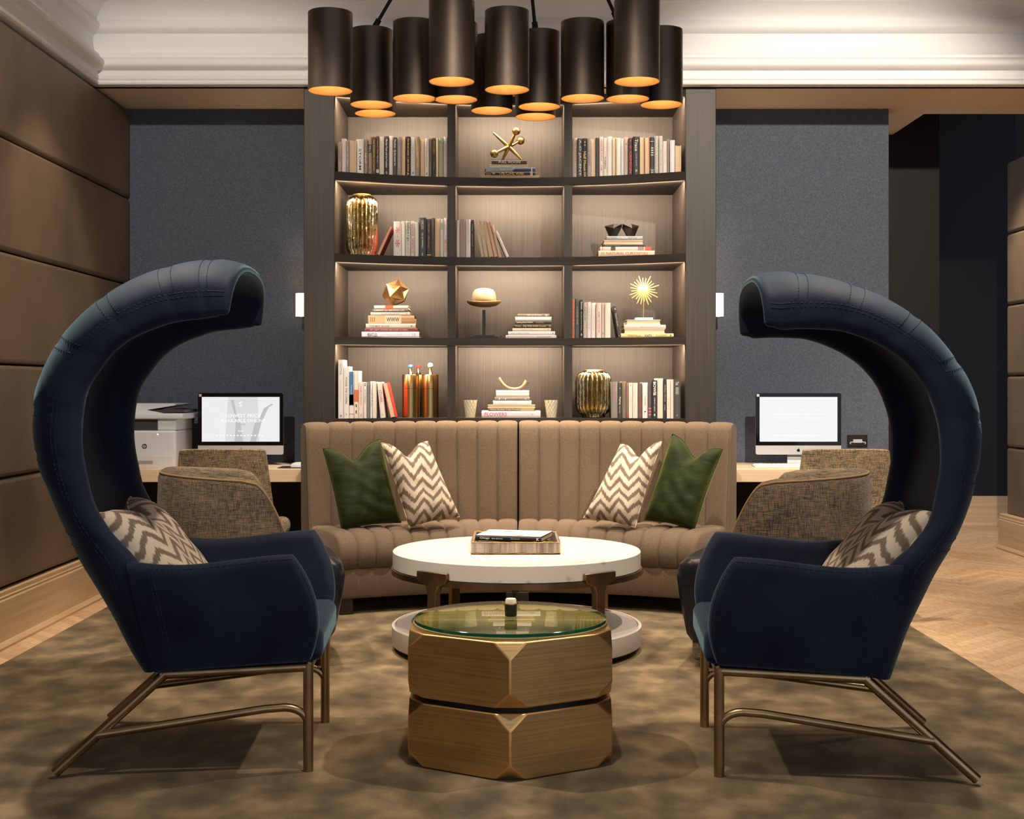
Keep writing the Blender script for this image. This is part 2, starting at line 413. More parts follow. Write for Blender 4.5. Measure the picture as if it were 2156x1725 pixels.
def stack(zx, bay, zb, books, group, xc=None):
    """books listed bottom first: (left, right, top, bottom, rgb, look, texts, fore)"""
    z = zb
    for i, b in enumerate(books):
        l, t = zx(b[0], b[2]); r_, bt = zx(b[1], b[3])
        Y = yfront(X((l+r_)/2, 8.1))+.05+.012*i*.3; w = (bt-t)*Y/F; x0, x1 = X(l, Y), X(r_, Y)
        o = make_book('book', w-.0008, x1-x0, min(.22, 8.53-Y), b[4], b[6] if len(b) > 6 else (), fore=(len(b) > 7 and b[7]))
        o.rotation_euler.y = -math.pi/2; o.location = (x1, Y, z+w/2+.0004)
        pos = {0: 'bottom', len(books)-1: 'top'}.get(i, ORD[i]+' up')
        tag(o, '%s, %s in flat stack, %s' % (b[5], pos, bay), 'book', group)
        z += w
    return z
def z1(l, r, t): return 620+l/4.687, 620+r/4.687, 200+t/4.687
def z2(l, r, t): return 1080+l/4.687, 1080+r/4.687, 200+t/4.687
def z3(l, r, t): return 620+l/4.539, 620+r/4.539, 530+t/4.539
def z4(l, r, t): return 1080+l/4.539, 1080+r/4.539, 530+t/4.539
def px(x, y): return x, y
W = (228,220,214); CR = (214,192,160); K = (44,41,38); GD = (206,176,110); DK = (70,66,62)
RED = (176,52,48); GY = (150,144,138); TP = (150,132,116)
row(z1, 'upper left bay', 0, [
 (430,462,465,(170,152,134),'slim grey-tan book',[('A HISTORY',.75,.35,.4,(90,80,70))]),
 (464,509,433,(220,206,204),'pinkish white book',[('PEOPLE',.8,.4,.35,(214,170,172))]),
 (512,540,447,GY,'narrow grey book',[('ALL WE SHALL',.8,.2,.45,(225,220,215))]),
 (543,610,445,CR,'thick book with cream page edges outward',[],True),
 (613,682,437,(228,226,224),'white book lettered STORM in navy',[('STORM',.72,.1,.34,(40,52,74)),('ERIK',.93,.80,.2,(200,196,194))]),
 (684,722,437,(140,126,112),'taupe book with small white lettering',[('THEIR LIVES',.6,.3,.35,(228,222,214))]),
 (724,764,408,(156,138,118),'taupe book with a black label near its head',[('band',.56,.78,(36,33,30)),('TELL',.76,.58,.5,(200,190,170)),('ALL',.16,.06,.3,(60,50,44))]),
 (766,802,415,(84,72,50),'dark olive book with gold lettering',[('The Confabulist of Capital',.93,.1,.45,GD)]),
 (804,836,408,(74,62,70),'dark plum book',[('WILD FIRE',.88,.55,.4,(200,130,100)),('THE HILLS',.5,.3,.4,(200,180,160)),('band',.05,.14,(210,200,205))]),
 (838,884,415,(216,206,190),'cream white book with faint lettering',[('Wolves',.9,.5,.35,(200,190,176))]),
 (886,932,410,(54,52,50),'charcoal book with white serif lettering',[('Murder Town and the President',.92,.2,.4,(226,220,212)),('o',.1,.03,.4,(200,196,190))]),
 (934,970,405,(228,216,212),'white book with faint pink lettering',[('Summer',.9,.4,.3,(214,186,184))]),
 (972,1010,420,(62,62,62),'dark grey book with white script',[('The River   By the Lower Sea',.95,.25,.55,(214,212,208))]),
 (1012,1056,415,(156,142,138),'mauve-grey book with pale lettering',[('A FURNACE THE TOWER',.75,.2,.35,(206,196,190))]),
 (1058,1094,415,(206,178,140),'book with tan page edges outward',[],True),
 (1096,1146,412,(40,35,30),'black book with large gold serif lettering',[('The Street Lawyer  |  John Grisham',.95,.12,.45,(226,186,106)),('A',.1,.03,.5,(210,180,110))]),
 (1148,1192,420,(216,212,208),'off-white book with grey lettering',[('THE CHOICES',.8,.25,.3,(180,174,168)),('a',.12,.05,.3,(60,56,50))]),
 (1194,1236,415,(150,132,104),'khaki book with pale gold lettering',[('LUCKY TIME OUT OF TEN',.8,.25,.35,(214,186,130))]),
 (1238,1284,433,(206,184,146),'shorter book with cream page edges outward',[],True),
 (1286,1326,430,(222,214,208),'white book with thin dark lettering',[('A Novel of the Tribe Years',.92,.25,.3,(120,112,104)),('a',.12,.05,.3,(60,56,50))]),
 (1328,1354,432,(122,112,104),'narrow brown-grey book',[('THE COLD SONG',.75,.4,.45,(60,54,50))]),
 (1356,1396,427,(56,52,40),'blackish olive book with ornate gold lettering',[('MORGAN FREEMAN',.92,.6,.7,(150,126,70)),('The Trail',.4,.2,.4,(140,120,80))]),
 (1398,1420,428,(222,208,190),'thin cream book',[]),
 (1422,1470,427,(172,168,142),'sage book with a green mark at its head',[('band',.88,.94,(110,170,140)),('Garden Ways',.8,.3,.3,(190,180,150))]),
 (1472,1507,415,(206,200,196),'pale grey book against the divider',[('QUIET HOURS',.8,.3,.3,(180,172,166))])], 'books on the top left shelf')
row(z2, 'upper right bay', 0, [
 (588,634,425,(174,166,162),'grey book with orange lettering',[('STILL FOUNDRY',.95,.35,.55,(214,120,60)),('SULLIVAN',.32,.12,.3,(190,110,70))]),
 (636,684,430,(78,75,73),'charcoal book with widely spaced pale lettering',[('A-D JACENT',.97,.04,.6,(206,202,196))]),
 (686,732,430,(38,36,34),'black book lettered HALF MOON in gold',[('Half Moon',.66,.16,.62,(222,184,104)),('::',.93,.8,.3,(224,200,140)),('III',.13,.02,.5,(200,170,90))]),
 (734,772,430,(150,142,140),'plain grey book with dark script',[('X TAKEN',.7,.3,.45,(100,90,100))]),
 (774,812,433,(220,206,198),'pale pink page-coloured book',[],True),
 (814,852,424,(60,54,50),'plain dark brown book',[('DARK RIVER',.8,.3,.3,(80,72,66))]),
 (854,890,415,(222,214,206),'white book with red lettering',[('TWELVE DAYS',.95,.4,.4,(196,90,90)),('SOME',.3,.15,.4,(206,80,90))]),
 (892,928,425,(222,210,198),'cream book lettered TUNING in black',[('TUNING',.52,.2,.5,(40,36,34)),('thinking forward',.9,.56,.25,(190,180,170))]),
 (930,980,412,(226,220,218),'broad plain white book',[('Northern',.85,.5,.2,(206,200,196))]),
 (982,1018,418,(222,206,186),'cream book with faint spine',[],True),
 (1020,1062,425,(224,218,206),'ivory book',[]),
 (1064,1094,430,(206,206,206),'narrow pale blue-grey book',[('Snow',.8,.5,.3,(186,188,190))]),
 (1096,1138,420,(188,168,158),'mauve-beige book with pink lettering',[('A SECRET HISTORY',.72,.2,.4,(214,130,140)),('o',.85,.8,.3,(90,60,60))]),
 (1140,1182,427,(60,44,42),'dark maroon-brown book with red lettering',[('CRIMSON',.64,.06,.6,(206,70,66)),('o',.8,.72,.5,(190,50,50)),('x',.96,.9,.4,(190,50,50))]),
 (1184,1250,412,(42,42,43),'thick black book lettered TRACE in silver',[('Trace',.93,.62,.5,(196,194,190)),('patricia cornwell',.56,.24,.28,(150,148,146)),('o',.14,.08,.3,(200,200,200))]),
 (1252,1298,416,(208,184,152),'book with tan page edges outward',[],True),
 (1300,1350,418,(206,120,112),'red-covered book with pinkish page edges outward',[],True),
 (1352,1396,418,(40,38,37),'black book with white rules and bars',[('band',.88,.89,(200,196,190)),('IIII',.72,.5,.6,(190,186,180)),('band',.12,.13,(200,196,190)),('II',.1,.03,.6,(190,186,180))]),
 (1398,1440,405,(178,174,170),'tall grey book with white script',[('Love and the Last Time They Met',.9,.1,.4,(226,222,216))]),
 (1442,1476,405,(202,192,188),'tall pale beige book',[('BAY STONE',.62,.2,.35,(170,160,156))]),
 (1478,1518,458,(222,206,202),'shorter pale pink book',[('SWEET AIR',.75,.3,.3,(212,170,170))]),
 (1520,1548,437,(130,122,108),'narrow olive-taupe book',[]),
 (1550,1598,447,(216,218,224),'bluish white book',[]),
 (1602,1660,498,(218,194,158),'short last book with cream page edges outward',[],True)], 'books on the top right shelf')
row(z1, 'middle left bay', 1, [
 (978,1058,1250,(226,220,216),'white book with a red mandala on its spine',[('*',.84,.66,.6,(214,140,132)),('FIRE',.62,.52,.12,(206,90,90)),('*',.48,.26,.6,(214,130,122)),('o',.12,.07,.15,(206,150,150))]),
 (1061,1094,1247,(226,222,214),'thin plain white book',[]),
 (1096,1145,1245,(214,216,206),'white book with large grey lowercase lettering',[('before i go',.95,.42,.62,(96,96,90)),('to sleep',.38,.1,.45,(176,178,168))]),
 (1147,1186,1247,(228,216,214),'white book with bold red lettering',[('ELLEN SAVEE',.92,.58,.5,(206,90,96)),('THE HISTORY OF',.52,.1,.5,(206,70,80))]),
 (1188,1226,1255,(208,208,198),'pale sage white book',[]),
 (1228,1298,1212,(72,74,78),'thick slate book with white capitals',[('LEWIS LEWIS',.93,.7,.35,(190,190,190)),('THE LAST PROPHECY',.62,.22,.22,(222,220,216)),('l',.1,.03,.1,(210,210,210))]),
 (1300,1350,1225,(64,64,68),'slate book with orange lettering',[('Danny Says',.86,.64,.4,(214,130,90)),('ONE of the Six',.56,.24,.35,(206,110,70)),('band',.04,.07,(214,160,110))]),
 (1352,1384,1215,(86,82,79),'tall narrow grey book',[('The Horse',.5,.1,.4,(40,38,36))]),
 (1387,1436,1217,(216,196,176),'book with beige page edges outward',[],True),
 (1439,1474,1225,(224,222,216),'white book with a small black block of letters',[('OSO',.9,.72,.6,(90,88,84)),('The Wonders',.6,.2,.3,(190,186,180))]),
 (1476,1507,1215,(226,214,212),'white book with a red patch, against the divider',[('RED FLAG',.45,.15,.6,(214,96,104))])], 'books on the second left shelf')
row(z1, 'middle bay row', 1, [
 (1592,1630,1240,(222,216,216),'white book with a worn edge',[]),
 (1632,1690,1228,(166,150,144),'mauve-taupe book with pink lettering',[('The Facing Places',.92,.4,.4,(206,120,130)),('Tran',.3,.15,.3,(206,120,130))]),
 (1692,1738,1228,(228,226,222),'white book with embossed white lettering',[('INTERNATION',.95,.35,.6,(212,210,206))]),
 (1740,1770,1235,(60,60,62),'narrow charcoal book with tiny lettering',[('Tracking',.9,.72,.4,(180,180,180)),('DANCING IN THE DARK',.62,.3,.4,(170,166,160))]),
 (1778,1806,1235,(216,204,186),'leaning book with cream page edges, nearest the charcoal one',[],True,-.17),
 (1815,1845,1235,(216,204,186),'leaning book with ivory page edges',[],True,-.165),
 (1852,1892,1242,(196,174,150),'leaning book with beige page edges',[],True,-.19),
 (1890,1928,1252,(190,92,84),'leaning book with a red cover',[],True,-.22),
 (1938,1966,1290,(200,184,158),'short leaning beige book',[],False,-.24),
 (1980,2010,1345,(222,216,208),'short steeply leaning white book',[],False,-.42)], 'books on the second middle shelf')
# the row above was laid out by its tops: slide the leaning ones so that their feet stand where they do in the bay
for o in [o for o in col.objects if o.get('group') == 'books on the second middle shelf' and o.rotation_euler.y < 0]:
    hh = max(v.co.z for v in o.data.vertices); a = -o.rotation_euler.y
    o.location.x += hh*math.sin(a)*1.0+.002
    o.scale.z = 1/math.cos(a)*.985
o = make_book('book', .021, .190, .17, (172,52,46), (), True)
o.location = (X(796, 8.06), 8.06, SH[1][0]+.006); o.rotation_euler.y = .42
tag(o, 'red book tilted alone against the golden vase, page edges outward', 'book', 'books on the second left shelf')
row(z4, 'third right bay', 2, [
 (565,590,460,(186,100,70),'narrow rust-coloured book',[('FIRE',.7,.3,.4,(210,140,110))]),
 (592,638,452,(76,80,80),'dark slate book with gold lettering',[('A HUNDRED YEARS',.8,.35,.35,(170,150,100))]),
 (640,670,462,(38,38,40),'black book with white lettering',[('SONG',.95,.75,.5,(226,226,226)),('the hand that draws',.7,.2,.4,(170,170,170)),('o',.12,.06,.4,(220,220,220))]),
 (672,708,488,(178,168,158),'beige-grey book',[('ALICE',.9,.5,.4,(100,92,84))]),
 (710,746,483,(218,212,212),'white book with lilac lettering',[('THE EDGE OF THE SKY',.9,.2,.45,(180,176,186))]),
 (748,794,490,(226,218,214),'white book with faint grey lettering',[('COLD ANGEL',.65,.2,.4,(206,198,194))]),
 (796,844,490,(216,190,182),'pink-beige book with red lettering',[('JAMES PATTERSON',.75,.15,.45,(206,96,100))]),
 (846,874,490,(192,178,168),'narrow taupe book',[('x',.15,.1,.4,(90,80,70))]),
 (878,933,490,(228,208,194),'thick pale pink book',[]),
 (966,995,520,(52,52,50),'black book leaning on the flat stack',[('3',.95,.88,.5,(190,190,180)),('Vitamin Garden',.78,.35,.5,(180,176,150)),('x',.08,.02,.5,(190,180,130))],False,-.165)], 'books on the third right shelf')
row(z3, 'bottom left bay', 3, [
 (418,468,1035,(228,222,218),'tallest white book with grey lettering',[('GUITAR',.94,.74,.4,(160,154,150)),('the world of sound',.66,.3,.2,(190,184,178)),('m',.06,.03,.4,(60,56,54))]),
 (471,522,1098,(230,226,222),'tall white book with black capitals down its spine',[('VOGUE: THE COVERS',.80,.28,.4,(110,104,98)),('A',.1,.06,.2,(20,20,20))]),
 (525,566,1140,(228,222,218),'white book with a blue picture panel',[('band',.28,.98,(72,120,170)),('band',.28,.5,(44,48,100)),('Portraits',.7,.5,.25,(200,212,226)),('band',.09,.1,(206,110,90))]),
 (569,612,1140,(226,214,200),'ivory book with an orange strip',[('band',.35,.6,(206,110,70)),('II',.3,.1,.3,(80,76,70))]),
 (578+36,628+30,1248,(228,214,206),'shorter white book with peach lettering',[('THE GIRL OF THE WOODS',.9,.35,.35,(214,160,140)),('m',.12,.05,.4,(190,160,150))]),
 (662,690,1250,(226,220,214),'white book with small black lettering',[('II',.97,.9,.5,(40,40,40)),('BUTTERFLY',.8,.4,.35,(120,116,110))]),
 (692,722,1245,(118,120,118),'grey-green book',[('BY THE SEA',.8,.3,.3,(140,142,140))]),
 (724,746,1240,(226,218,222),'narrow white book with lilac lettering',[('AFTER',.8,.3,.4,(190,160,180))]),
 (748,785,1245,(226,216,204),'cream-white book',[]),
 (786,834,1248,(230,220,214),'leaning white book lettered STORK in red',[('STORK',.78,.42,.55,(196,120,110)),('1st',.12,.06,.3,(190,170,160))],False,-.105),
 (838,888,1252,(192,58,48),'leaning red book with peach page edges outward',[],True,-.23)], 'books on the bottom left shelf')
for o in [o for o in col.objects if o.get('group') == 'books on the bottom left shelf' and o.rotation_euler.y < 0]:
    hh = max(v.co.z for v in o.data.vertices); o.location.x += hh*math.sin(-o.rotation_euler.y)+.001
for o in [o for o in col.objects if o.get('group') == 'books on the third right shelf' and o.rotation_euler.y < 0]:
    hh = max(v.co.z for v in o.data.vertices); o.location.x += hh*math.sin(-o.rotation_euler.y)*.8
row(z4, 'bottom right bay', 3, [
 (940,1000,1245,(126,124,118),'grey book with magenta lettering beside the golden vase',[('SPRING',.95,.5,.3,(176,90,130)),('x',.1,.04,.25,(176,90,130))]),
 (1003,1040,1255,(64,64,62),'charcoal book with white script',[('Playing',.6,.38,.5,(220,218,214)),('Safe Lies',.34,.14,.3,(160,160,156)),('i',.86,.82,.15,(200,200,200))]),
 (1043,1080,1240,(128,112,92),'olive-tan book',[('ALL THE LANDS',.8,.3,.4,(110,92,76))]),
 (1083,1104,1255,(140,110,98),'narrow brown book with a red foot',[('band',.04,.1,(190,60,56))]),
 (1107,1142,1255,(226,214,202),'cream-white book',[('i',.95,.9,.15,(40,36,36)),('HARBOR',.7,.3,.3,(206,196,186))]),
 (1144,1192,1255,(222,208,192),'plain cream book',[('ROSIE STONE',.8,.3,.3,(206,190,174))]),
 (1194,1234,1258,(96,86,83),'dark taupe book with red lettering',[('RED MOON',.55,.22,.4,(190,60,60)),('o',.12,.05,.4,(190,60,60))]),
 (1237,1288,1253,(226,220,214),'white book lettered ORIGIN in grey',[('ORIGIN',.62,.35,.28,(150,142,136)),('L',.2,.1,.3,(40,36,36))]),
 (1290,1326,1258,(92,84,88),'dark mauve book with three red bars',[('III',.3,.08,.7,(206,110,116)),('NUMBER',.75,.4,.3,(150,110,120))]),
 (1329,1378,1230,(42,44,46),'black book with big white sans lettering',[('BOWIE',.96,.6,.55,(236,236,236)),('WENDY LEIGH',.55,.18,.22,(200,200,200)),('8',.12,.06,.3,(220,220,220))]),
 (1380,1434,1212,(226,208,194),'tall cream-pink book',[]),
 (1437,1468,1220,(40,40,42),'black book with white script',[('Finding a Miracle',.85,.42,.4,(190,190,188)),('Lost Summer',.35,.2,.4,(190,190,188))]),
 (1471,1504,1222,(226,212,202),'cream-white book second before the last',[('FALL',.5,.2,.35,(210,160,160))]),
 (1506,1534,1222,(222,204,190),'narrow blush book',[]),
 (1537,1600,1225,(74,72,72),'thick dark grey last book with white block letters',[('The',.95,.86,.5,(190,190,186)),('IRON BOX',.8,.62,.5,(190,190,186)),('i',.1,.06,.1,(190,190,186))])], 'books on the bottom right shelf')
s4 = lambda x, y: (1080+x/4.539, 530+y/4.539)
s3 = lambda x, y: (620+x/4.539, 530+y/4.539)
s2 = lambda x, y: (1080+x/4.687, 200+y/4.687)
zt_jack = stack(px, 'top middle bay', SH[0][0], [
 (1013,1136,367,374.5,(222,206,180),'wide cream book',[],True),
 (1021,1127,358.5,367,(42,40,40),'black book lettered CIVIL WAR in gold',[('THE CIVIL WAR',.73,.22,.75,(216,176,96)),('o',.85,.8,.5,(206,196,140)),('band',.1,.05,(190,170,165)),('band',.88,.98,(120,92,86))]),
 (1021,1127,349,358.5,(64,78,98),'navy and pale blue book',[('band',.45,.98,(140,154,170)),('SHADES OF WHITE',.70,.42,.5,(196,206,212)),('band',.06,.08,(200,204,210))]),
 (1030,1113,343.3,349,(222,208,204),'slim white book',[],True),
 (1035,1109,333,343.3,(44,42,42),'black book lettered FULL MOON',[('FULL MOON',.8,.18,.5,(190,184,178))])], 'flat books under the metal jack')
zt_mask = stack(s2, 'second right bay', SH[1][0], [
 (843,1397,1543,1600,(222,206,182),'large cream book with red-brown serif lettering',[('NATURAL CURIOSITIES',.86,.12,.55,(196,120,100)),('II',.95,.9,.5,(190,170,140))]),
 (860,1363,1503,1541,(222,210,204),'white book with a red end',[('band',.0,.12,(206,86,74)),('band',.14,.26,(160,140,130)),('band',.70,.79,(80,74,70)),('band',.95,.96,(206,100,90))]),
 (888,1305,1477,1502,(48,44,42),'thin black book',[('Magnificent Animals',.95,.6,.4,(150,140,130))]),
 (895,1285,1432,1476,(226,214,202),'white book with page edges outward',[],True),
 (925,1280,1392,1431,(142,146,148),'grey book with white lettering',[('TOM SPELLING',.70,.42,.35,(220,224,226)),('o',.15,.08,.4,(180,186,190))])], 'flat books under the black mask')
zt_poly = stack(s3, 'third left bay', SH[2][0], [
 (643,1192,757,815,(228,230,234),'large white book with black and pale capitals',[('BEATLES',.90,.73,.6,(50,50,50)),('ANTHOLOGY',.68,.28,.2,(200,204,210)),('12',.12,.06,.5,(180,184,190))]),
 (671,1178,724,756,(128,52,66),'maroon book',[('MY LAST SUPPER MELANIE DUNEA',.9,.18,.4,(206,180,184))]),
 (683,1157,678,723,(220,206,192),'cream book lettered THE MAP BOOK',[('THE MAP BOOK',.94,.52,.5,(150,140,132)),('x',.1,.06,.4,(60,44,40))]),
 (703,1145,598,677,(190,148,104),'thick tan book with a cream picture panel',[('band',.28,.63,(222,206,180)),('band',.63,.98,(206,176,136)),('WWW',.60,.32,.5,(70,56,44)),('III',.95,.85,.6,(140,112,80))]),
 (728,1103,567,597,(222,210,198),'slim cream book with small capitals',[('LOVE LAUGH EAT',.72,.25,.5,(160,146,132)),('o',.1,.07,.4,(60,52,46))]),
 (745,1085,534,566,(112,102,92),'brown-grey book with white lettering',[('JUMANA the AMAZING LIFE',.95,.1,.5,(226,220,210))]),
 (762,1086,499,533,(226,216,204),'small white book with an orange mark',[('band',.44,.68,(206,100,60))])], 'flat books under the faceted ornament')
zt_low = stack(s4, 'third middle bay', SH[2][0], [
 (-68,415,794,825,(220,200,194),'pinkish white book with lilac lettering',[('THE HEART COMPELLING ART OF',.92,.42,.4,(206,170,170)),('DAVID HOCKNEY',.38,.1,.45,(120,104,130)),('o',.97,.95,.4,(40,36,40))]),
 (-45,402,756,793,(228,224,222),'white book with thin script',[('jennifer foot',.94,.55,.4,(170,166,164)),('x',.06,.03,.5,(40,40,40))]),
 (-4,362,725,755,(220,202,176),'cream book',[('Measured Lives',.75,.3,.35,(196,170,140)),('o',.08,.05,.4,(100,84,70))]),
 (5,368,687,724,(46,40,34),'black book with gold script',[('Ady Wife of the Crooks',.75,.15,.6,(196,170,84)),('MITCHELL',.95,.8,.35,(190,160,90)),('H',.06,.02,.6,(190,160,90))]),
 (20,365,650,686,(56,50,46),'black book with white script',[('Leaving Rock Harbor',.96,.5,.55,(226,214,196)),('Rebecca Chace',.42,.2,.3,(170,160,150))]),
 (22,367,611,648,(232,226,222),'plain white book',[]),
 (45,350,580,610,(140,126,108),'grey-tan book with white lettering',[('SPIRIT ON THE THORN',.7,.25,.5,(226,216,200)),('o',.14,.06,.6,(230,226,220))])], 'flat books beside the hat ornament')
zt_sun = stack(s4, 'third right bay', SH[2][0], [
 (1032,1535,781,820,(220,196,130),'wide yellow book',[('FIREFALLS',.87,.62,.55,(130,110,80)),('on',.55,.42,.6,(90,90,120)),('COUNT',.33,.12,.55,(130,110,80)),('!',.07,.04,.5,(60,50,40))]),
 (1066,1453,736,780,(222,204,180),'cream book with page edges outward',[],True),
 (1062,1460,695,735,(200,186,172),'pale taupe book',[('the west wind',.6,.2,.25,(170,156,142))]),
 (1088,1410,646,694,(226,220,224),'white book with page edges outward',[],True)], 'flat books under the sunburst')
zt_horn = stack(px, 'bottom middle bay', SH[3][0], [
 (1014,1138,865.5,879.5,(226,214,212),'large white book lettered FLOWERS in pink',[('FLOWERS',.95,.57,.6,(190,110,130)),('CAROLYNE ROEHM',.5,.12,.3,(206,198,198))]),
 (1028,1126,859.5,865.5,(112,92,72),'thin brown patterned book',[('Moon Ancient Trees Portraits',.95,.3,.6,(214,190,160)),('band',.02,.3,(186,152,118))]),
 (1026.5,1127,853,859.5,(226,208,176),'cream book with page edges outward',[],True),
 (1038,1119,844,853,(232,222,216),'plain white book',[('the art of it',.85,.4,.4,(214,206,200))]),
 (1041.5,1115.5,836.5,844,(126,118,106),'grey book with white bars',[('I',.88,.85,.6,(220,214,206)),('I',.70,.68,.6,(220,214,206)),('o',.14,.1,.4,(220,214,206))]),
 (1044.5,1114,822,836.5,(222,204,192),'blush white book with a rounded spine',[])], 'flat books under the horn')

# ================================================================ ornaments on the shelves
def fluted(prof, flutes, depth, seg, c):
    rings = []
    for r, z, k in prof:
        rings.append([(c[0]+(r*(1+depth*k*(abs(math.cos(flutes*a/2))-.5)))*math.cos(a), c[1]+(r*(1+depth*k*(abs(math.cos(flutes*a/2))-.5)))*math.sin(a), c[2]+z) for a in (2*math.pi*j/seg for j in range(seg))])
    return rings
def vase(cxp, Y, zb, r, h, label, bulge):
    t = empty('vase', label, 'vase', (X(cxp, Y), Y, zb), 0, 'ribbed golden glass vases')
    p = [(r*.62,0,0), (r*.70,.004,0), (r*.70,.018,.1)] if bulge else [(r*.86,0,0), (r*.93,.01,.5)]
    p += [(r*.84,.028,.6), (r*.97,.055,1), (r,.09,1), (r,h*.5,1), (r,h-.07,1), (r*.97,h-.045,1), (r*.88,h-.022,1), (r*.74,h-.01,.6), (r*.62,h-.006,.0), (r*.60,h,0), (r*.56,h,0), (r*.56,h-.03,0)]
    MB().loft(fluted(p, 22, .17, 220, (0,0,0))).build('vessel', M_chrome_gold, t, smooth=60)
    MB().lathe([(r*.60,h-.004), (r*.62,h+.002), (r*.60,h+.006), (r*.55,h+.004), (r*.55,h-.02)], 40, cap=False).build('rim', M_brassedge, t)
vase(762, 8.19, SH[1][0], .0905, .385, 'tall ribbed golden mercury glass vase on the second left shelf', False)
vase(1249.5, 8.24, SH[3][0], .104, .290, 'squat ribbed golden mercury glass vase on the bottom right shelf', True)
# metal jack
jc = at(1071, 309, 8.28); jt = empty('jack_ornament', 'golden toy jack ornament on the flat books in the top middle bay', 'ornament', (jc.x, 8.28, zt_jack))
s_ = 8.28/F; Yj = 0
arms = [((-32,29,.0), False), ((27,-26,.01), False), ((-30,-17,-.04), True), ((25,16,.05), True), ((16,31,-.03), True), ((-14,-27,.04), False)]
c0 = Vector((0, 0, Z(309, 8.28)-zt_jack))
for (dx, dz, dy), ball in arms:
    e = c0+Vector((dx*s_, dy, dz*s_)); mb = MB()
    if e.z < .004: e.z = .004
    mb.tube([c0, c0.lerp(e, .5), e], [.0135, .0105, .0065], 16)
    o = mb.build('prong', M_agedgold, jt)
    if ball:
        e2 = e if e.z > .027 else Vector((e.x, e.y, .027))
        MB().lathe([(max(.0005, .026*math.sin(a)), -.026*math.cos(a)) for a in (math.pi*i/14 for i in range(15))], 24, e2).build('ball', M_agedgold, o)
# black faceted mask
mk = MB(); Ym = 8.24; k = Ym/F
def mp(x, y, dy): return ((1080+x/4.687-1310)*k, dy, (200-HY+0)*0+((497-(200+y/4.687))*k))
for sgn in (1, -1):
    pts = [(-36,27.5,.02), (-18,30,-.035), (-1,30.5,-.02), (-1,24,.0), (-13,1,-.03), (-25,1,.0), (-20,20,-.05)]
    vs = [(sgn*a*k, dy, b*k) for a, b, dy in pts]; n = len(vs)
    vs += [(sgn*a*k*.97, dy+.05, b*k) for a, b, dy in pts[:6]]
    fs = [(0,1,6), (1,2,6), (2,3,6), (3,4,6), (4,5,6), (5,0,6)]+[(i, (i+1) % 6, (i+1) % 6+7, i+7) for i in range(6)]+[tuple(range(7, 13))]
    mk.add(vs, fs if sgn > 0 else [f[::-1] for f in fs])
mko = mk.build('mask_ornament', M_black, loc=(X(1310, Ym), Ym, zt_mask-.0005), smooth=0)
tag(mko, 'black faceted winged mask ornament on the flat books, second right shelf', 'ornament')
mko.data.materials[0] = mat('black_horn', (22,19,17), .5, spec=.25)
# stellated bronze ornament
ph = (1+5**.5)/2
ic = [Vector(p).normalized() for p in [(-1,ph,0),(1,ph,0),(-1,-ph,0),(1,-ph,0),(0,-1,ph),(0,1,ph),(0,-1,-ph),(0,1,-ph),(ph,0,-1),(ph,0,1),(-ph,0,-1),(-ph,0,1)]]
icf = [(0,11,5),(0,5,1),(0,1,7),(0,7,10),(0,10,11),(1,5,9),(5,11,4),(11,10,2),(10,7,6),(7,1,8),(3,9,4),(3,4,2),(3,2,6),(3,6,8),(3,8,9),(4,9,5),(2,4,11),(6,2,10),(8,6,7),(9,8,1)]
rp = .0855
mb = MB(); rot = Matrix.Rotation(.5, 4, 'X') @ Matrix.Rotation(.35, 4, 'Y') @ Matrix.Rotation(.2, 4, 'Z')
ver = [rot @ (p*rp) for p in ic]; vs = list(ver); fs = []
for f in icf:   # great-dodecahedron look: each face dented inwards
    c = (ver[f[0]]+ver[f[1]]+ver[f[2]])/3*.88; vs.append(c); q = len(vs)-1
    fs += [(f[0], f[1], q), (f[1], f[2], q), (f[2], f[0], q)]
mb.add(vs, fs); lo = min(v.z for v in ver)
tag(mb.build('faceted_ornament', M_bronze, loc=(X(833, 8.2), 8.2, zt_poly-lo), smooth=0), 'bronze star-faceted polyhedron on the tallest flat book stack', 'ornament')
# hat on a stand
ht = empty('hat_ornament', 'champagne leaf bowler hat on a black stand, third middle shelf', 'ornament', (X(1019, 8.28), 8.28, SH[2][0]))
k = 8.28/F
MB().prism([(-30*k,-.06), (30*k,-.06), (30*k,.06), (-30*k,.06)], 0, .012, 'z').build('base', mat('stand_black', (24,24,28), .5), ht)
bx(-21*k, 23*k, -.045, .045, .012, .022).build('plinth_step', _m['stand_black'], ht, smooth=0)
bx(-3.4*k, 3.4*k, -.009, .009, .022, .180).build('post', _m['stand_black'], ht, smooth=0)
zb = (712-639)*k
hat = MB().lathe([(.062,zb-.004), (.066,zb-.002), (.0765,zb+.01), (.077,zb+.03), (.074,zb+.055), (.068,zb+.075), (.056,zb+.09), (.036,zb+.098), (.012,zb+.1005), (.001,zb+.101)], 40).build('crown', M_hat, ht)
rings = []
for r, dz in ((.060,-.012), (.085,-.010), (.104,.004), (.109,.016), (.107,.018), (.098,.008), (.082,-.002), (.064,.0)):
    rings.append([(r*math.cos(a), r*.88*math.sin(a), zb+dz+.010*(abs(math.cos(a))**2-.5)*(r > .08)) for a in (2*math.pi*j/48 for j in range(48))])
MB().loft(rings).build('brim', M_hatbrim, ht, smooth=70)
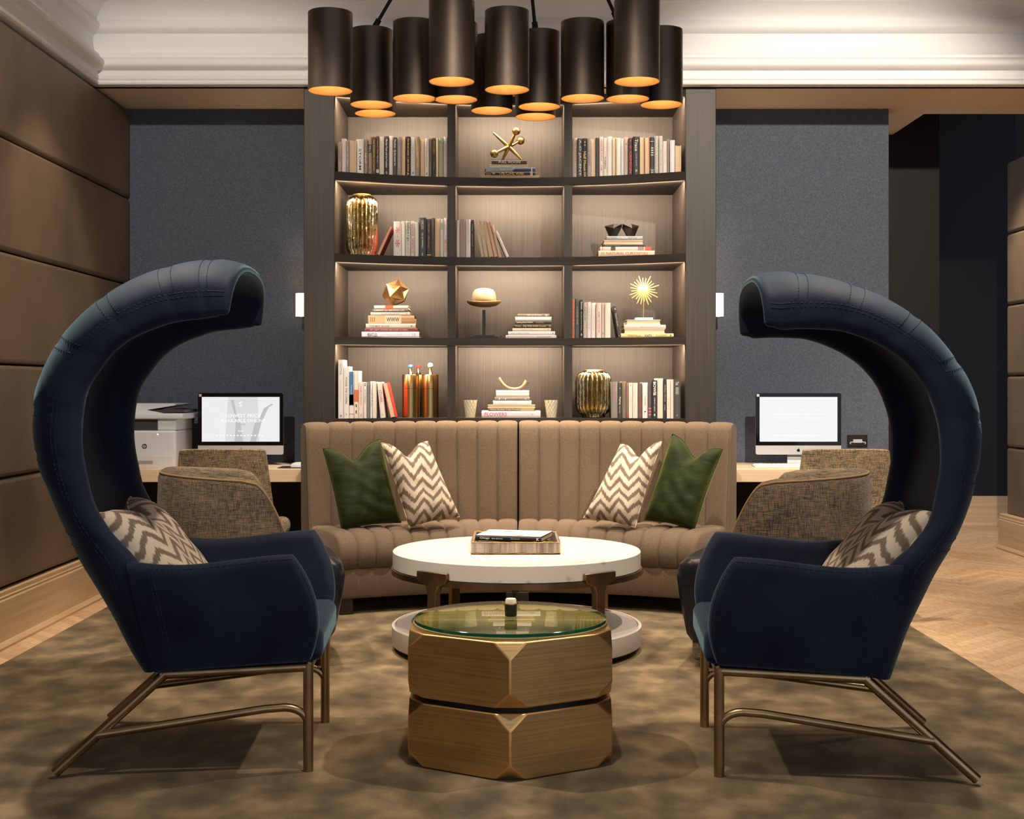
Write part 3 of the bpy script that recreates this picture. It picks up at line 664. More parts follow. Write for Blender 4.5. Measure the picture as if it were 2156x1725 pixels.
# sunburst
sb = empty('sunburst_ornament', 'golden sunburst on a stem and teal glass block, third right shelf', 'ornament', (X(1355, 8.22), 8.22, zt_sun))
k = 8.22/F
bx(-19*k, 19*k, -.03, .03, 0, 7*k).build('base', M_teal, sb, bevel=.003)
zc = Z(611.5, 8.22)-zt_sun
MB().tube([(0,0,7*k), (0,0,zc)], .0026, 8).build('stem', M_brassedge, sb)
disc = MB().lathe([(.0005,-.008), (.022,-.007), (.034,-.002), (.036,.003), (.03,.006), (.02,.008), (.0005,.009)], 32, T=Matrix.Translation((0,0,zc)) @ Matrix.Rotation(R(90), 4, 'X')).build('disc', mat('gilded_wood', (196,148,86), .5, metal=.3), sb)
for i in range(24):
    a = 2*math.pi*i/24+.06; L_ = (.072, .096, .082)[i % 3]+.006*math.sin(i*2.3)
    d = Vector((math.cos(a), 0, math.sin(a)))
    MB().tube([Vector((0,0,zc))+d*.028, Vector((0,0,zc))+d*(L_*.55), Vector((0,0,zc))+d*L_], [.0032, .0042, .0022], 6).build('ray', _m['gilded_wood'], sb)
# brass canisters
def canister(cxp, Y, r, h, knob, label):
    t = empty('canister', label, 'canister', (X(cxp, Y), Y, SH[3][0]), 0, 'brass canisters')
    MB().lathe([(r,0), (r,h*.68), (r*.985,h*.682)], 40).build('body', mat('satin_brass', (190,160,104), .25, metal=1.), t)
    MB().lathe([(r*.985,h*.684), (r*1.012,h*.687), (r*1.012,h), (r*.98,h+.003), (.02,h+.004), (.013,h+.012), (.008,h+.03), (.007,h+.045), (.0001,h+.046)], 40).build('lid', mat('satin_copper_brass', (200,158,98), .25, metal=1.), t)
    if knob[1] == 'disc':
        p = [(.001,h+.046), (.014,h+.048), (.0165,h+.056), (.013,h+.064), (.001,h+.066)]
    else:
        p = [(max(.001, .017*math.sin(a)), h+.060-.0165*math.cos(a)) for a in (math.pi*i/10 for i in range(11))]
    MB().lathe(p, 24).build('knob', mat('knob_%s' % knob[2], knob[0], .25), t)
canister(881, 8.38, .050, .262, ((190,50,56),'disc','red'), 'rear brass canister with the red knob')
canister(864.5, 8.22, .0515, .262, ((44,96,170),'disc','blue'), 'brass canister with the blue knob')
canister(906, 8.23, .0505, .262, ((226,218,200),'ball','ivory'), 'brass canister with the round ivory knob')
# tumblers
def tumbler(cxp, label):
    rings = []; h = .107
    for i in range(25):
        z = h*i/24; r = .029+.013*z/h
        rings.append([((r*(1+.06*math.cos(12*a)*math.cos(z/h*18.8)))*math.cos(a), (r*(1+.06*math.cos(12*a)*math.cos(z/h*18.8)))*math.sin(a), z) for a in (2*math.pi*j/60 for j in range(60))])
    for z in (h, h*.5, .01): rings.append([((.026+.013*z/h)*math.cos(a), (.026+.013*z/h)*math.sin(a), z) for a in (2*math.pi*j/60 for j in range(60))])
    tag(MB().loft(rings).build('tumbler', M_cup, loc=(X(cxp, 8.24), 8.24, SH[3][0]), smooth=60), label, 'tumbler', 'champagne tumblers')
tumbler(990, 'textured champagne tumbler on the sunlit side of the horn stack, nearer the brass canisters')
col.objects[-1]['label'] = 'textured champagne tumbler on the bottom shelf, nearer the brass canisters'
tumbler(1161, 'textured champagne tumbler on the bottom shelf, nearer the squat golden vase')
# horn
k = 8.24/F; hp = [(-31,25), (-27,17), (-20,8.5), (-11,3), (0,1.2), (11,2.5), (19,7), (24,12), (28,17)]
hp = cr([(a*k, 0, b*k) for a, b in hp], 28)
rr = [.006+.004*math.sin(min(1, i/8)*1.5)*(1-i/40)+.011*max(0, (i-17)/10)**1.6 for i in range(28)]
off = max(r_-p[2] for p, r_ in zip(hp, rr))
tag(MB().tube([(p[0], p[1], p[2]+off) for p in hp], rr, 14).build('horn_ornament', mat('polished_horn', (196,168,128), .35, var=(150,114,78), vscale=12), loc=(X(1082, 8.24), 8.24, zt_horn)), 'curved pale horn lying on the flat books in the bottom middle bay', 'ornament')

# ================================================================ sofa
def railF(u): return Vector((.030+.962*u, 7.42-.255*u*u, 0))
def railB(u): return Vector((.037+1.19*u, 8.0-.42*u*u, 0))
sofa = empty('curved_sofa', 'curved tan channel-tufted sofa in two joined halves before the bookcase', 'sofa', (0,0,0))
NCH, SEG = 10, 12
def sofa_part(name, prof, side, mats=M_sofa, pleat=0):
    """prof(frame depth): list of (s, z, k): s metres from the backrest face towards the room (negative is behind), k = pleat weight"""
    rings = []; N = NCH*SEG
    for i in range(N+1):
        u = i/N; u = .004+.996*u
        q = side*u; B, Fr = railB(q), railF(q); L_ = (Fr-B).length; n = (Fr-B)/L_
        t = (i % SEG)/SEG*2-1 if i < N else -1
        b = max(0, 1-t*t)**.33
        if i == 0 or i == N: b = 0
        edge = -.0
        ring = []
        for s, z, kx, kz in prof(L_, u):
            ring.append(B+n*(s+pleat*kx*b)+Vector((0,0,z+pleat*kz*b)))
        rings.append(ring)
    return MB().loft(rings).build(name, mats, sofa, smooth=50)
def p_back(L_, u):
    p = [(.0,.36,.6,0)]
    for i in range(9):
        f_ = i/8; p.append((-.055*f_, .42+.575*f_, 1, 0))
    p += [(-.066,1.018,.8,.4), (-.082,1.03,.3,.7), (-.105,1.034,0,.7), (-.13,1.03,0,.5), (-.15,1.015,0,0), (-.155,.99,0,0), (-.15,.5,0,0), (-.13,.10,0,0), (.0,.10,0,0)]
    return p
def p_seat(L_, u):
    p = [(-.01,.25,0,0), (-.01,.43,0,0), (.02,.442,0,1)]
    for i in range(1, 6): p.append((.02+(L_-.13)*i/5, .442+.004*math.sin(math.pi*i/5), 0, 1))
    p += [(L_-.07,.437,.3,.9), (L_-.035,.418,.7,.7), (L_-.010,.385,1,.3), (L_,.345,1,0), (L_-.004,.30,1,0), (L_-.018,.268,.7,0), (L_-.03,.255,0,0)]
    return p
def p_base(L_, u):
    return [(-.10,.10,0,0), (-.10,.27,0,0), (L_-.025,.27,0,0), (L_-.012,.25,0,0), (L_-.014,.115,0,0), (L_-.022,.10,0,0)]
for sd in (-1, 1):
    sofa_part('backrest', p_back, sd, pleat=.018)
    sofa_part('seat', p_seat, sd, pleat=.018)
    sofa_part('base', p_base, sd)
    B, Fr = railB(sd*.975), railF(sd*.975)
    # end piping of the backrest
    e = railB(sd); n = (railF(sd)-e).normalized()
    MB().tube([e+n*(s-.0+.003)+Vector((sd*.0,0,z)) for s, z, a, b in p_back(.47, 1)[1:11]], .004, 8).build('piping', M_sofa, sofa)
for u, dd in ((-.95,.06), (.95,.06), (-.95,.42), (.95,.42), (-.03,.05), (.03,.05)):
    B, Fr = railB(u), railF(u); n = (B-Fr).normalized(); c = Fr+n*dd
    bx(-.035, .035, -.035, .035, 0.0145, .102).build('leg', M_legwood, sofa, loc=c, rot=(0,0,math.atan2(-n.x, n.y)), bevel=.003)
bx(-.0, .024, 7.40, 7.43, .10, .15).build('joining_bracket', M_black, sofa, smooth=0)

# ================================================================ cushions
def pillow(name, quad, T, thick, chop, mat_, label, cat, group, pinch=.05, n=36):
    """quad: TL, TR, BR, BL in the cushion's own x/z plane; T places it; chop = depth of the dent in the top edge"""
    TL, TR, BR, BL = [Vector((a, 0, b)) for a, b in quad]
    def sheet(sg):
        rows = []
        for j in range(n+1):
            v = -1+2*j/n; row_ = []
            for i in range(n+1):
                u = -1+2*i/n
                uu = u*(1-pinch*(1-abs(v)**1.5)*abs(u)**3); vv = v*(1-pinch*(1-abs(u)**1.5)*abs(v)**3)
                a, b = (uu+1)/2, (vv+1)/2
                p = (TL*(1-a)+TR*a)*b+(BL*(1-a)+BR*a)*(1-b)
                dent = chop*math.exp(-(u/.42)**2)*max(0, (v+.35)/1.35)**2.0
                p = p-Vector((0,0,dent))
                h = thick*(max(0, 1-u**4)*max(0, 1-v**4))**.6*(1-.35*math.exp(-(u/.28)**2)*max(0, v)**1.5)
                w = .004*math.sin(7*u+3*v)*math.sin(9*v-2*u)*(1-u*u)*(1-v*v)
                if mat_ is M_green: w += (1-u*u)*(1-v**4)*(.006*math.sin(15*v+4*u+2*math.sin(3*u))*max(0, u*.7-v*.4+.4)+.005*math.sin(11*u-9*v)*max(0, -u-v*.3))
                row_.append(p+Vector((0, sg*(h*.5)+w, 0)))
            rows.append(row_)
        return rows
    mb = MB(); a, b = sheet(-1), sheet(1); m = n+1
    vs = [p for r_ in a for p in r_]; idx = {}
    k = len(vs)
    for j in range(m):
        for i in range(m):
            if i in (0, n) or j in (0, n): idx[(j, i)] = j*m+i
            else: idx[(j, i)] = k; vs.append(b[j][i]); k += 1
    fs = []
    for j in range(n):
        for i in range(n):
            fs.append((j*m+i, j*m+i+1, (j+1)*m+i+1, (j+1)*m+i))
            fs.append((idx[(j, i)], idx[(j+1, i)], idx[(j+1, i+1)], idx[(j, i+1)]))
    mb.add(vs, fs); o = mb.build(name, mat_, smooth=0)
    o.data.polygons.foreach_set('use_smooth', [True]*len(o.data.polygons))
    # seam piping round the edge
    e = [a[0][i] for i in range(m)]+[a[j][n] for j in range(1, m)]+[a[n][i] for i in range(n-1, -1, -1)]+[a[j][0] for j in range(n-1, 0, -1)]
    MB().tube(e+[e[0]], .0028, 6, cap=False).build('seam', mat_, o)
    o.matrix_world = T
    return tag(o, label, cat, group)
def place(px_, py_, Y, tilt, yaw, roll=0):
    return Matrix.Translation(at(px_, py_, Y)) @ Matrix.Rotation(yaw, 4, 'Z') @ Matrix.Rotation(tilt, 4, 'X') @ Matrix.Rotation(roll, 4, 'Y')
k = 1/373; q = lambda pts, k: [(a*k, b*k*1.03) for a, b in pts]
pillow('cushion', q([(-79,77), (49,95), (82,-80), (-49,-88)], k), place(761, 1022, 7.51, R(-12), R(24)), .18, .085, M_green, 'green velvet cushion against the tufted back near the left chair', 'cushion', 'sofa cushions')
pillow('cushion', q([(-74,82), (23,84), (80,-70), (-27,-88)], k*1.03), place(883, 1017, 7.47, R(-15), R(18)), .17, .075, M_ikat, 'zigzag cushion leaning by the green cushion on the printer side of the sofa', 'cushion', 'sofa cushions')
pillow('cushion', q([(-10,78), (75,85), (30,-88), (-78,-72)], k*1.03), place(1312, 1017, 7.47, R(-15), R(-18)), .17, .075, M_ikat, 'zigzag cushion leaning by the green cushion on the keyboard side of the sofa', 'cushion', 'sofa cushions')
pillow('cushion', q([(-30,104), (82,74), (32,-92), (-80,-76)], k), place(1437, 1020, 7.50, R(-12), R(-26)), .18, .085, M_green, 'green velvet cushion against the tufted back near the right chair', 'cushion', 'sofa cushions')

# ================================================================ marble table
tb = empty('coffee_table', 'round white quartz coffee table on a bronze frame and stone base', 'table', (.022,6.31,.014))
zt = .48-.014; Rt = .586
MB().lathe([(Rt-.006,zt-.08), (Rt,zt-.076), (Rt,zt-.004), (Rt-.004,zt), (.001,zt)], 128).build('tabletop', M_marble, tb)
MB().lathe([(Rt-.02,zt-.08), (Rt+.006,zt-.08), (Rt+.006,zt-.106), (Rt-.02,zt-.106)], 128).build('rim_ring', M_brassdark, tb)
MB().lathe([(Rt+.002,.03), (Rt+.004,.034), (Rt+.004,.115), (Rt-.002,.12), (Rt-.012,.12), (Rt-.016,.115), (.001,.115)], 128).build('base', M_stonebase, tb)
MB().lathe([(Rt-.03,0), (Rt-.03,.03), (.001,.03)], 96).build('plinth', M_black, tb)
for a in (R(270-39), R(270+38), R(90+33), R(90-48)):
    Tm = Matrix.Rotation(a-R(270), 4, 'Z')
    w0, w1 = .088, .024; zz = zt-.045
    poly = [(-w0,zz), (w0,zz)]+[(w0,zz-.03), (w0-.012,zz-.047), (w1+.035,zz-.05), (w1+.012,zz-.062), (w1,zz-.09), (w1,.115), (-w1,.115), (-w1,zz-.09), (-w1-.012,zz-.062), (-w1-.035,zz-.05), (-w0+.012,zz-.047), (-w0,zz-.03)]
    bentv = []
    mb = MB().prism(poly, -Rt-.014, -Rt+.022, 'y', T=Tm)
    mb.build('leg', M_brassdark, tb, bevel=.003, seg=2)
# tray with books
tr = empty('tray', 'shell-inlaid tray with gilded edges on the white quartz table', 'tray', (X(1085.5, 6.3), 6.33, .4805))
w, d, hh = .204, .225, .055
bx(-w, w, -d, d, 0, .008).build('tray_bottom', M_plasticdark, tr, smooth=0)
for a in ((-w, w, -d, -d+.012), (-w, w, d-.012, d), (-w, -w+.012, -d+.012, d-.012), (w-.012, w, -d+.012, d-.012)):
    bx(*a, .0, hh-.0).build('side', M_shell, tr, smooth=0)
e = MB()
for z in (.0055, hh):
    ring = [(-w,-d,z), (w,-d,z), (w,d,z), (-w,d,z)]
    for p, p2 in zip(ring, ring[1:]+ring[:1]):
        p, p2 = Vector(p), Vector(p2); m_ = 24
        e.tube([p.lerp(p2, i/m_)+Vector((random.uniform(-.0008,.0008), random.uniform(-.0008,.0008), random.uniform(-.0015,.0015))) for i in range(m_+1)], .0022, 6)
e.build('gilded_edge', M_goldflake, tr)
def flat_book(w, h, t, rgb, loc, rz, texts, cover, label):
    o = make_book('book', t, h, w, rgb, texts)
    o.rotation_mode = 'XYZ'; o.matrix_world = Matrix.Translation(loc) @ Matrix.Rotation(rz, 4, 'Z') @ Matrix.Translation((h/2, 0, t/2)) @ Matrix.Rotation(-math.pi/2, 4, 'Y')
    bx(t/2, t/2+.0008, .002, w, .002, h-.002).build('front_cover', cover, o, smooth=0)
    return tag(o, label, 'book', 'books in the tray')
M_cover = mat('sketch_cover', (232,226,216), .5, var=(120,112,104), vscale=14, vlo=.36, vhi=.43, vdetail=6)
flat_book(.26, .33, .020, (30,28,26), (tr.location.x+.012, 6.165, .4895), R(-2), [('LOST CHICAGO',.92,.58,.45,(190,160,90)),('L',.08,.04,.5,(190,170,120))], mat('black_cover', (40,36,32), .4, var=(150,136,110), vscale=20, vlo=.36, vhi=.42), 'lower black book lying flat in the tray')
flat_book(.25, .315, .024, (26,24,23), (tr.location.x-.035, 6.165, .5345), R(-14), [('Chicago',.93,.78,.5,(230,226,220)),('then and now',.75,.58,.3,(220,216,210)),('Elizabeth',.46,.32,.25,(170,166,160)),('K',.07,.03,.5,(230,226,220))], M_cover, 'upper black-spined book with a pale sketched cover in the tray')
o = flat_book(.25, .31, .022, (60,58,54), (tr.location.x-.02, 6.17, .5105), R(-5), [], mat('grey_cover', (150,146,140), .5), 'grey book in the tray between the two black ones')

# ================================================================ brass table
bt = empty('side_table', 'hexagonal two-tier brushed brass table with a round glass top', 'table', (-.006,4.53,.014))
def hexblock(R_, z0, z1, cut, cz, name):
    vs = []; fs = []; hv = [Vector((R_*math.cos(R(270+60*i)), R_*math.sin(R(270+60*i)), 0)) for i in range(6)]
    top = []; bot = []; tv = []; bv = []
    for i, p in enumerate(hv):
        a = (hv[i-1]-p).normalized()*cut; b = (hv[(i+1) % 6]-p).normalized()*cut
        top += [p+a+Vector((0,0,z1)), p+b+Vector((0,0,z1))]; bot += [p+a+Vector((0,0,z0)), p+b+Vector((0,0,z0))]
        tv.append(p+Vector((0,0,z1-cz))); bv.append(p+Vector((0,0,z0+cz)))
    vs = top+bot+tv+bv
    fs = [tuple(range(12)), tuple(range(23, 11, -1))]
    for i in range(6):
        j = (i+1) % 6
        fs.append((2*i, 24+i, 2*i+1)); fs.append((12+2*i, 12+2*i+1, 30+i))
        fs.append((2*i+1, 24+i, 30+i, 12+2*i+1, 12+2*j, 30+j, 24+j, 2*j))
    mb = MB().add(vs, fs)
    o = mb.build(name, [M_brushed, M_brassedge], bt, bevel=.0045, seg=2, smooth=30)
    o.modifiers['bevel'].material = 1  # bevel faces take a brighter brass, painting in the highlight along the edges
    return o
hexblock(.385, .003, .210, .06, .05, 'lower_block')
hexblock(.385, .2265, .435, .06, .05, 'upper_block')
MB().lathe([(.325,.208), (.325,.228)], 64).build('spacer', M_black, bt)
MB().lathe([(.33,.435), (.33,.4405), (.001,.4405)], 96).build('brass_disc', mat('inset_brass', (186,158,100), .55, metal=.35, var=(166,138,82), vscale=5), bt)
MB().lathe([(.324,.4415), (.326,.443), (.326,.453), (.324,.455), (.001,.455)], 128).build('glass_top', M_glass, bt)
MB().lathe([(.3262,.4425), (.3268,.443), (.3268,.453), (.3262,.4535)], 128, cap=False).build('glass_rim', mat('green_glass_edge', (30,96,72), .1, spec=.8), bt)
# candle
cn = empty('candle_holder', 'small black candle holder on the round glass top', 'candle', (-.004,4.53,.4695))
MB().lathe([(.019,0), (.0205,.002), (.0215,.042), (.020,.042), (.019,.03), (.001,.03)], 32).build('cup', mat('black_cup', (22,24,28), .35), cn)
MB().lathe([(.0185,.03), (.0185,.056), (.016,.060), (.001,.0605)], 32).build('wax', M_wax, cn)
for s in (-1, 1):
    MB().tube([(s*.021,0,.036), (s*.027,0,.040), (s*.028,0,.047), (s*.024,0,.050)], .0014, 6).build('handle', M_agedgold, cn)
MB().lathe([(.0205,.040), (.0222,.041), (.0222,.044), (.0205,.045)], 32).build('rim', M_agedgold, cn)

# ================================================================ hooded armchairs
STL = [(-.539,.320,-.457,.332), (-.588,.392,-.473,.398), (-.645,.495,-.501,.519), (-.701,.591,-.525,.609), (-.759,.688,-.535,.680), (-.809,.802,-.614,.772), (-.856,.915,-.666,.858), (-.879,.975,-.689,.943), (-.893,1.058,-.706,1.047), (-.896,1.153,-.701,1.157), (-.882,1.250,-.681,1.237), (-.832,1.372,-.629,1.315), (-.770,1.456,-.591,1.358), (-.690,1.535,-.538,1.395), (-.596,1.594,-.470,1.424), (-.493,1.636,-.403,1.446), (-.380,1.661,-.335,1.458), (-.297,1.664,-.290,1.468), (-.235,1.652,-.262,1.474)]
STR = [(-.550,.311,-.465,.324), (-.576,.371,-.473,.399), (-.613,.462,-.492,.510), (-.654,.544,-.513,.605), (-.700,.648,-.530,.680), (-.746,.740,-.591,.740), (-.781,.827,-.643,.813), (-.803,.900,-.665,.902), (-.824,.990,-.679,.991), (-.833,1.085,-.675,1.090), (-.825,1.172,-.657,1.168), (-.795,1.262,-.625,1.243), (-.740,1.354,-.573,1.308), (-.668,1.442,-.516,1.352), (-.580,1.510,-.453,1.385), (-.473,1.563,-.381,1.410), (-.357,1.599,-.310,1.420), (-.268,1.615,-.237,1.425), (-.197,1.619,-.190,1.426), (-.140,1.612,-.156,1.434)]
def hooded_chair(st, label, loc, rz, mirror, hw=.40):
    """front legs at local x=0 facing +x (mirror: facing -x); y is the chair's width"""
    sx = -1 if mirror else 1
    ch = empty('hooded_armchair', label, 'armchair', loc, rz, 'hooded armchairs')
    n = 96; S = cr(st, n); nst = len(st)
    def half(z): # half width at height z
        if z < .68: return .325+(hw-.02-.325)*max(0, (z-.31)/.37)
        return hw-.02+.02*min(1, (z-.68)/.8)
    seams = [int((k)/(nst-1)*(n-1)) for k in ((4.6, 7.6, 9.2, 11.2, 13.2, 15.2, 16.6) if not mirror else (5, 7.6, 9.6, 11.6, 13.4, 15.2, 17))]
    t0 = .072; A, B_ = 44, 6
    def section(i, t, shift=Vector((0,0,0)), shrink=0.):
        ox, oz, ex, ez = S[i]; O = Vector((ox,0,oz)); d = Vector((ex-ox,0,ez-oz)); L_ = d.length; d = d/L_; q_ = .015*max(0, 1-abs(d.z)*1.4); O = O-d*q_; L_ = L_-.033+q_+.024*max(0, min(1, (i/n-.80)/.15))
        W_ = half((oz+ez)/2)-shrink; a0 = shrink
        g_ = min(abs(i-s) for s in seams); gro = -.003*math.exp(-(g_/.8)**2)+.0012*math.exp(-((g_-4)/3.)**2)
        pts = []
        def P(p, y): return tuple((O+d*p+Vector((0,y,0))+shift)[k]*(sx if k == 0 else 1) for k in range(3))
        e = 2/2.7
        for j in range(A+1):
            th = -math.pi/2+math.pi*j/A; c_, s_ = abs(math.cos(th)), math.sin(th)
            y = (W_+gro)*math.copysign(abs(s_)**e, s_); p = L_-(L_-a0+gro)*c_**e
            pts.append(P(p, y))
        for j in range(1, B_):
            a = math.pi*j/B_; pts.append(P(L_+t*.5*math.sin(a), W_-t/2+t/2*math.cos(a)))
        Wi = W_-t
        for j in range(A+1):
            th = math.pi/2-math.pi*j/A; c_, s_ = abs(math.cos(th)), math.sin(th)
            y = Wi*math.copysign(abs(s_)**e, s_); p = L_-(L_-a0-t)*c_**e
            pts.append(P(p, y))
        for j in range(1, B_):
            a = math.pi*j/B_; pts.append(P(L_+t*.5*math.sin(a), -(W_-t/2)+t/2*math.cos(a)))
        return pts
    tk = lambda i: t0-(t0-.040)*max(0, min(1, (i/n-.80)/.17))
    rings = [section(i, tk(i)) for i in range(n)]
    tg = (Vector((S[-1][0],0,S[-1][1]))-Vector((S[-4][0],0,S[-4][1]))).normalized()
    for k in range(1, 7):
        a = R(15*k) if k < 6 else R(86); te = tk(n-1); tt = te*math.cos(a)
        rings.append(section(n-1, tt, tg*(te*.55*math.sin(a)), (te-tt)/2))
    back = MB().loft(rings).build('backrest', M_navyvelvet, ch, smooth=0)
    back.data.polygons.foreach_set('use_smooth', [True]*len(back.data.polygons))
    # stitching: dashed threads along both wings and over the cross seams
    mb = MB()
    def dash(path):
        acc = 0; on = True; cur = [path[0]]
        for a, b in zip(path, path[1:]):
            a, b = Vector(a), Vector(b); L_ = (b-a).length
            if L_ < 1e-6: continue
            k = max(1, round(L_/.007))
            for j in range(k):
                if j % 2 == 0: mb.tube([a.lerp(b, j/k), a.lerp(b, (j+.9)/k)], .0011, 4)
    for jj in (2, A-2, 3, A-3):
        pth = []
        for i in range(12, n):
            p = Vector(rings[i][jj]); c = Vector((S[i][0]*sx, 0, S[i][1])); pth.append(p+Vector((0, math.copysign(.0012, p.y), 0)))
        dash(pth)
    for s in seams:
        for ds in (-1, 1):
            i = min(n-1, max(0, s+ds)); ctr = Vector((S[i][2]*sx, 0, S[i][3])); pth = []
            for j in range(3, A-2):
                p = Vector(rings[i][j]); pth.append(p+(p-ctr).normalized()*.0012)
            dash(pth)
    # arms
    zr = [(.0,.345), (-.46,.322)]
    for side in (-1, 1):
        nu, nv = 40, 26
        def bnd(u, v):
            # u 0 rear..1 front, v 0 bottom..1 top
            top = Vector((-.56+(.56-.045)*u, .688+.016*u-.022*math.sin(math.pi*min(1, u*1.05))*(1-u)*1.5+.0*u))
            bot = Vector((-.485+(.485+.002)*u, .318+.032*u))
            rear = Vector((-.485+(-.56+.485)*v**.8, .318+(.688-.318)*v))
            fx = .002+.055*math.sin(math.pi*min(1, v*1.0))**.8-.047*v
            front = Vector((fx, .350+(.704-.350)*v))
            c = (bot*(1-v)+top*v)+(rear*(1-u)+front*u)-((Vector((-.485,.318))*(1-u)+Vector((.002,.350))*u)*(1-v)+(Vector((-.56,.688))*(1-u)+Vector((-.045,.704))*u)*v)
            return c
        us = [.5-.5*math.cos(math.pi*i/nu) for i in range(nu+1)]; vs_ = [.5-.5*math.cos(math.pi*j/nv) for j in range(nv+1)]
        outer, inner = [], []
        for v in vs_:
            ro, ri = [], []
            for u in us:
                c = bnd(u, v); ymid = .295+(hw-.035-.295)*v
                ef = min((1-u)*.53, v*.36, (1-v)*.36, u*.53+.05); h = .034*math.sqrt(max(0, 1-(1-min(1, ef/.030))**2))
                bul = .012*math.sin(math.pi*u)*math.sin(math.pi*v)
                ro.append((sx*c.x, side*(ymid+h+bul), c.y)); ri.append((sx*c.x, side*(ymid-h), c.y))
            outer.append(ro); inner.append(ri)
        m_ = nu+1; verts = [p for r_ in outer for p in r_]; idx = {}; kk = len(verts)
        for j in range(nv+1):
            for i in range(m_):
                if i in (nu,) or j in (0, nv): idx[(j, i)] = j*m_+i
                else: idx[(j, i)] = kk; verts.append(inner[j][i]); kk += 1
        fs = []
        for j in range(nv):
            for i in range(nu):
                fs.append((j*m_+i, j*m_+i+1, (j+1)*m_+i+1, (j+1)*m_+i)); fs.append((idx[(j,i)], idx[(j+1,i)], idx[(j+1,i+1)], idx[(j,i+1)]))
        ar = MB().add(verts, fs).build('arm', M_navyvelvet, ch, smooth=0)
        ar.data.polygons.foreach_set('use_smooth', [True]*len(ar.data.polygons))
        # seams on the outer face of the arm
        nv2 = [Vector(outer[j][9])+Vector((0, side*.001, 0)) for j in range(2, nv-2)]
        dash(nv2); dash([p+Vector((sx*.011,0,0)) for p in nv2])
        dash([Vector(outer[nv-3][i])+Vector((0, side*.001, 0)) for i in range(9, nu-2)])
        dash([Vector(outer[j][nu-3])+Vector((0, side*.001, 0)) for j in range(2, nv-2)])
    mb.build('stitching', M_stitch, back, smooth=0)
    # seat
    sm = bx(*sorted((sx*-.56, sx*.045)), -.292, .292, .345, .462).build('seat', M_navyvelvet, ch, bevel=.035, seg=5)
    # frame
    tr_ = .0165
    for y in (-.31, .31):
        MB().tube([(0, y, 0), (0, y, .345)], tr_, 18).build('leg', M_brasstube, ch)
        y2 = math.copysign(.352, y)
        MB().tube([(sx*-.455, y*.98, .318), (sx*-.79, y2, .018)], tr_, 18).build('leg', M_brasstube, ch)
        path = [(sx*-.660, y*1.10, .132), (sx*-.14, y*1.005, .201)]
        for k in range(7):
            a = R(90-15*k); path.append((sx*(-.075+.075*math.cos(a)), y, .150+.055*math.sin(a)))
        MB().tube(path, .0135, 14).build('stretcher', M_brasstube, ch)
    loop = [(sx*.0,-.31,.335), (sx*.0,.31,.335), (sx*-.47,.305,.314), (sx*-.47,-.305,.314), (sx*.0,-.31,.335)]
    fm = MB()
    for a, b in zip(loop, loop[1:]): fm.tube([a, b], .0155, 14)
    fm.build('seat_frame', M_brasstube, ch)
    return ch
chL = hooded_chair(STL, 'navy velvet hooded armchair on the printer side, facing the brass table', (-.672,4.59,.014), R(3.0), False)
chR = hooded_chair(STR, 'navy velvet hooded armchair on the passage side, facing the brass table', (.679,4.53,.014), R(-4.0), True)
def chair_pillow(c, sgn, label):
    # leans on the shell: top edge back, bottom edge on the seat
    top, bot = Vector((-.675,0,.812)), Vector((-.405,0,.475))
    ctr = (top+bot)/2; up = (top-bot).normalized(); ctr = Vector((ctr.x*sgn, 0, ctr.z)); up = Vector((up.x*sgn, 0, up.z))
    xax = Vector((0,-1,0)) if sgn > 0 else Vector((0,1,0))   # cushion width runs across the chair
    xax = Vector((0,1,0)) if sgn > 0 else Vector((0,-1,0))
    yax = up.cross(xax)
    Rm = Matrix((xax, yax, up)).transposed().to_4x4()
    T = Matrix.Translation(c.location) @ Matrix.Rotation(c.rotation_euler.z, 4, 'Z') @ Matrix.Translation(ctr) @ Rm
    w = .262
    pillow('cushion', [(-w,.236), (w,.250), (w,-.25), (-w,-.25)], T, .20, .085, M_ikat, label, 'cushion', 'chair cushions')
chair_pillow(chL, 1, 'zigzag cushion propped in the hooded armchair on the printer side')
chair_pillow(chR, -1, 'zigzag cushion propped in the hooded armchair on the passage side')

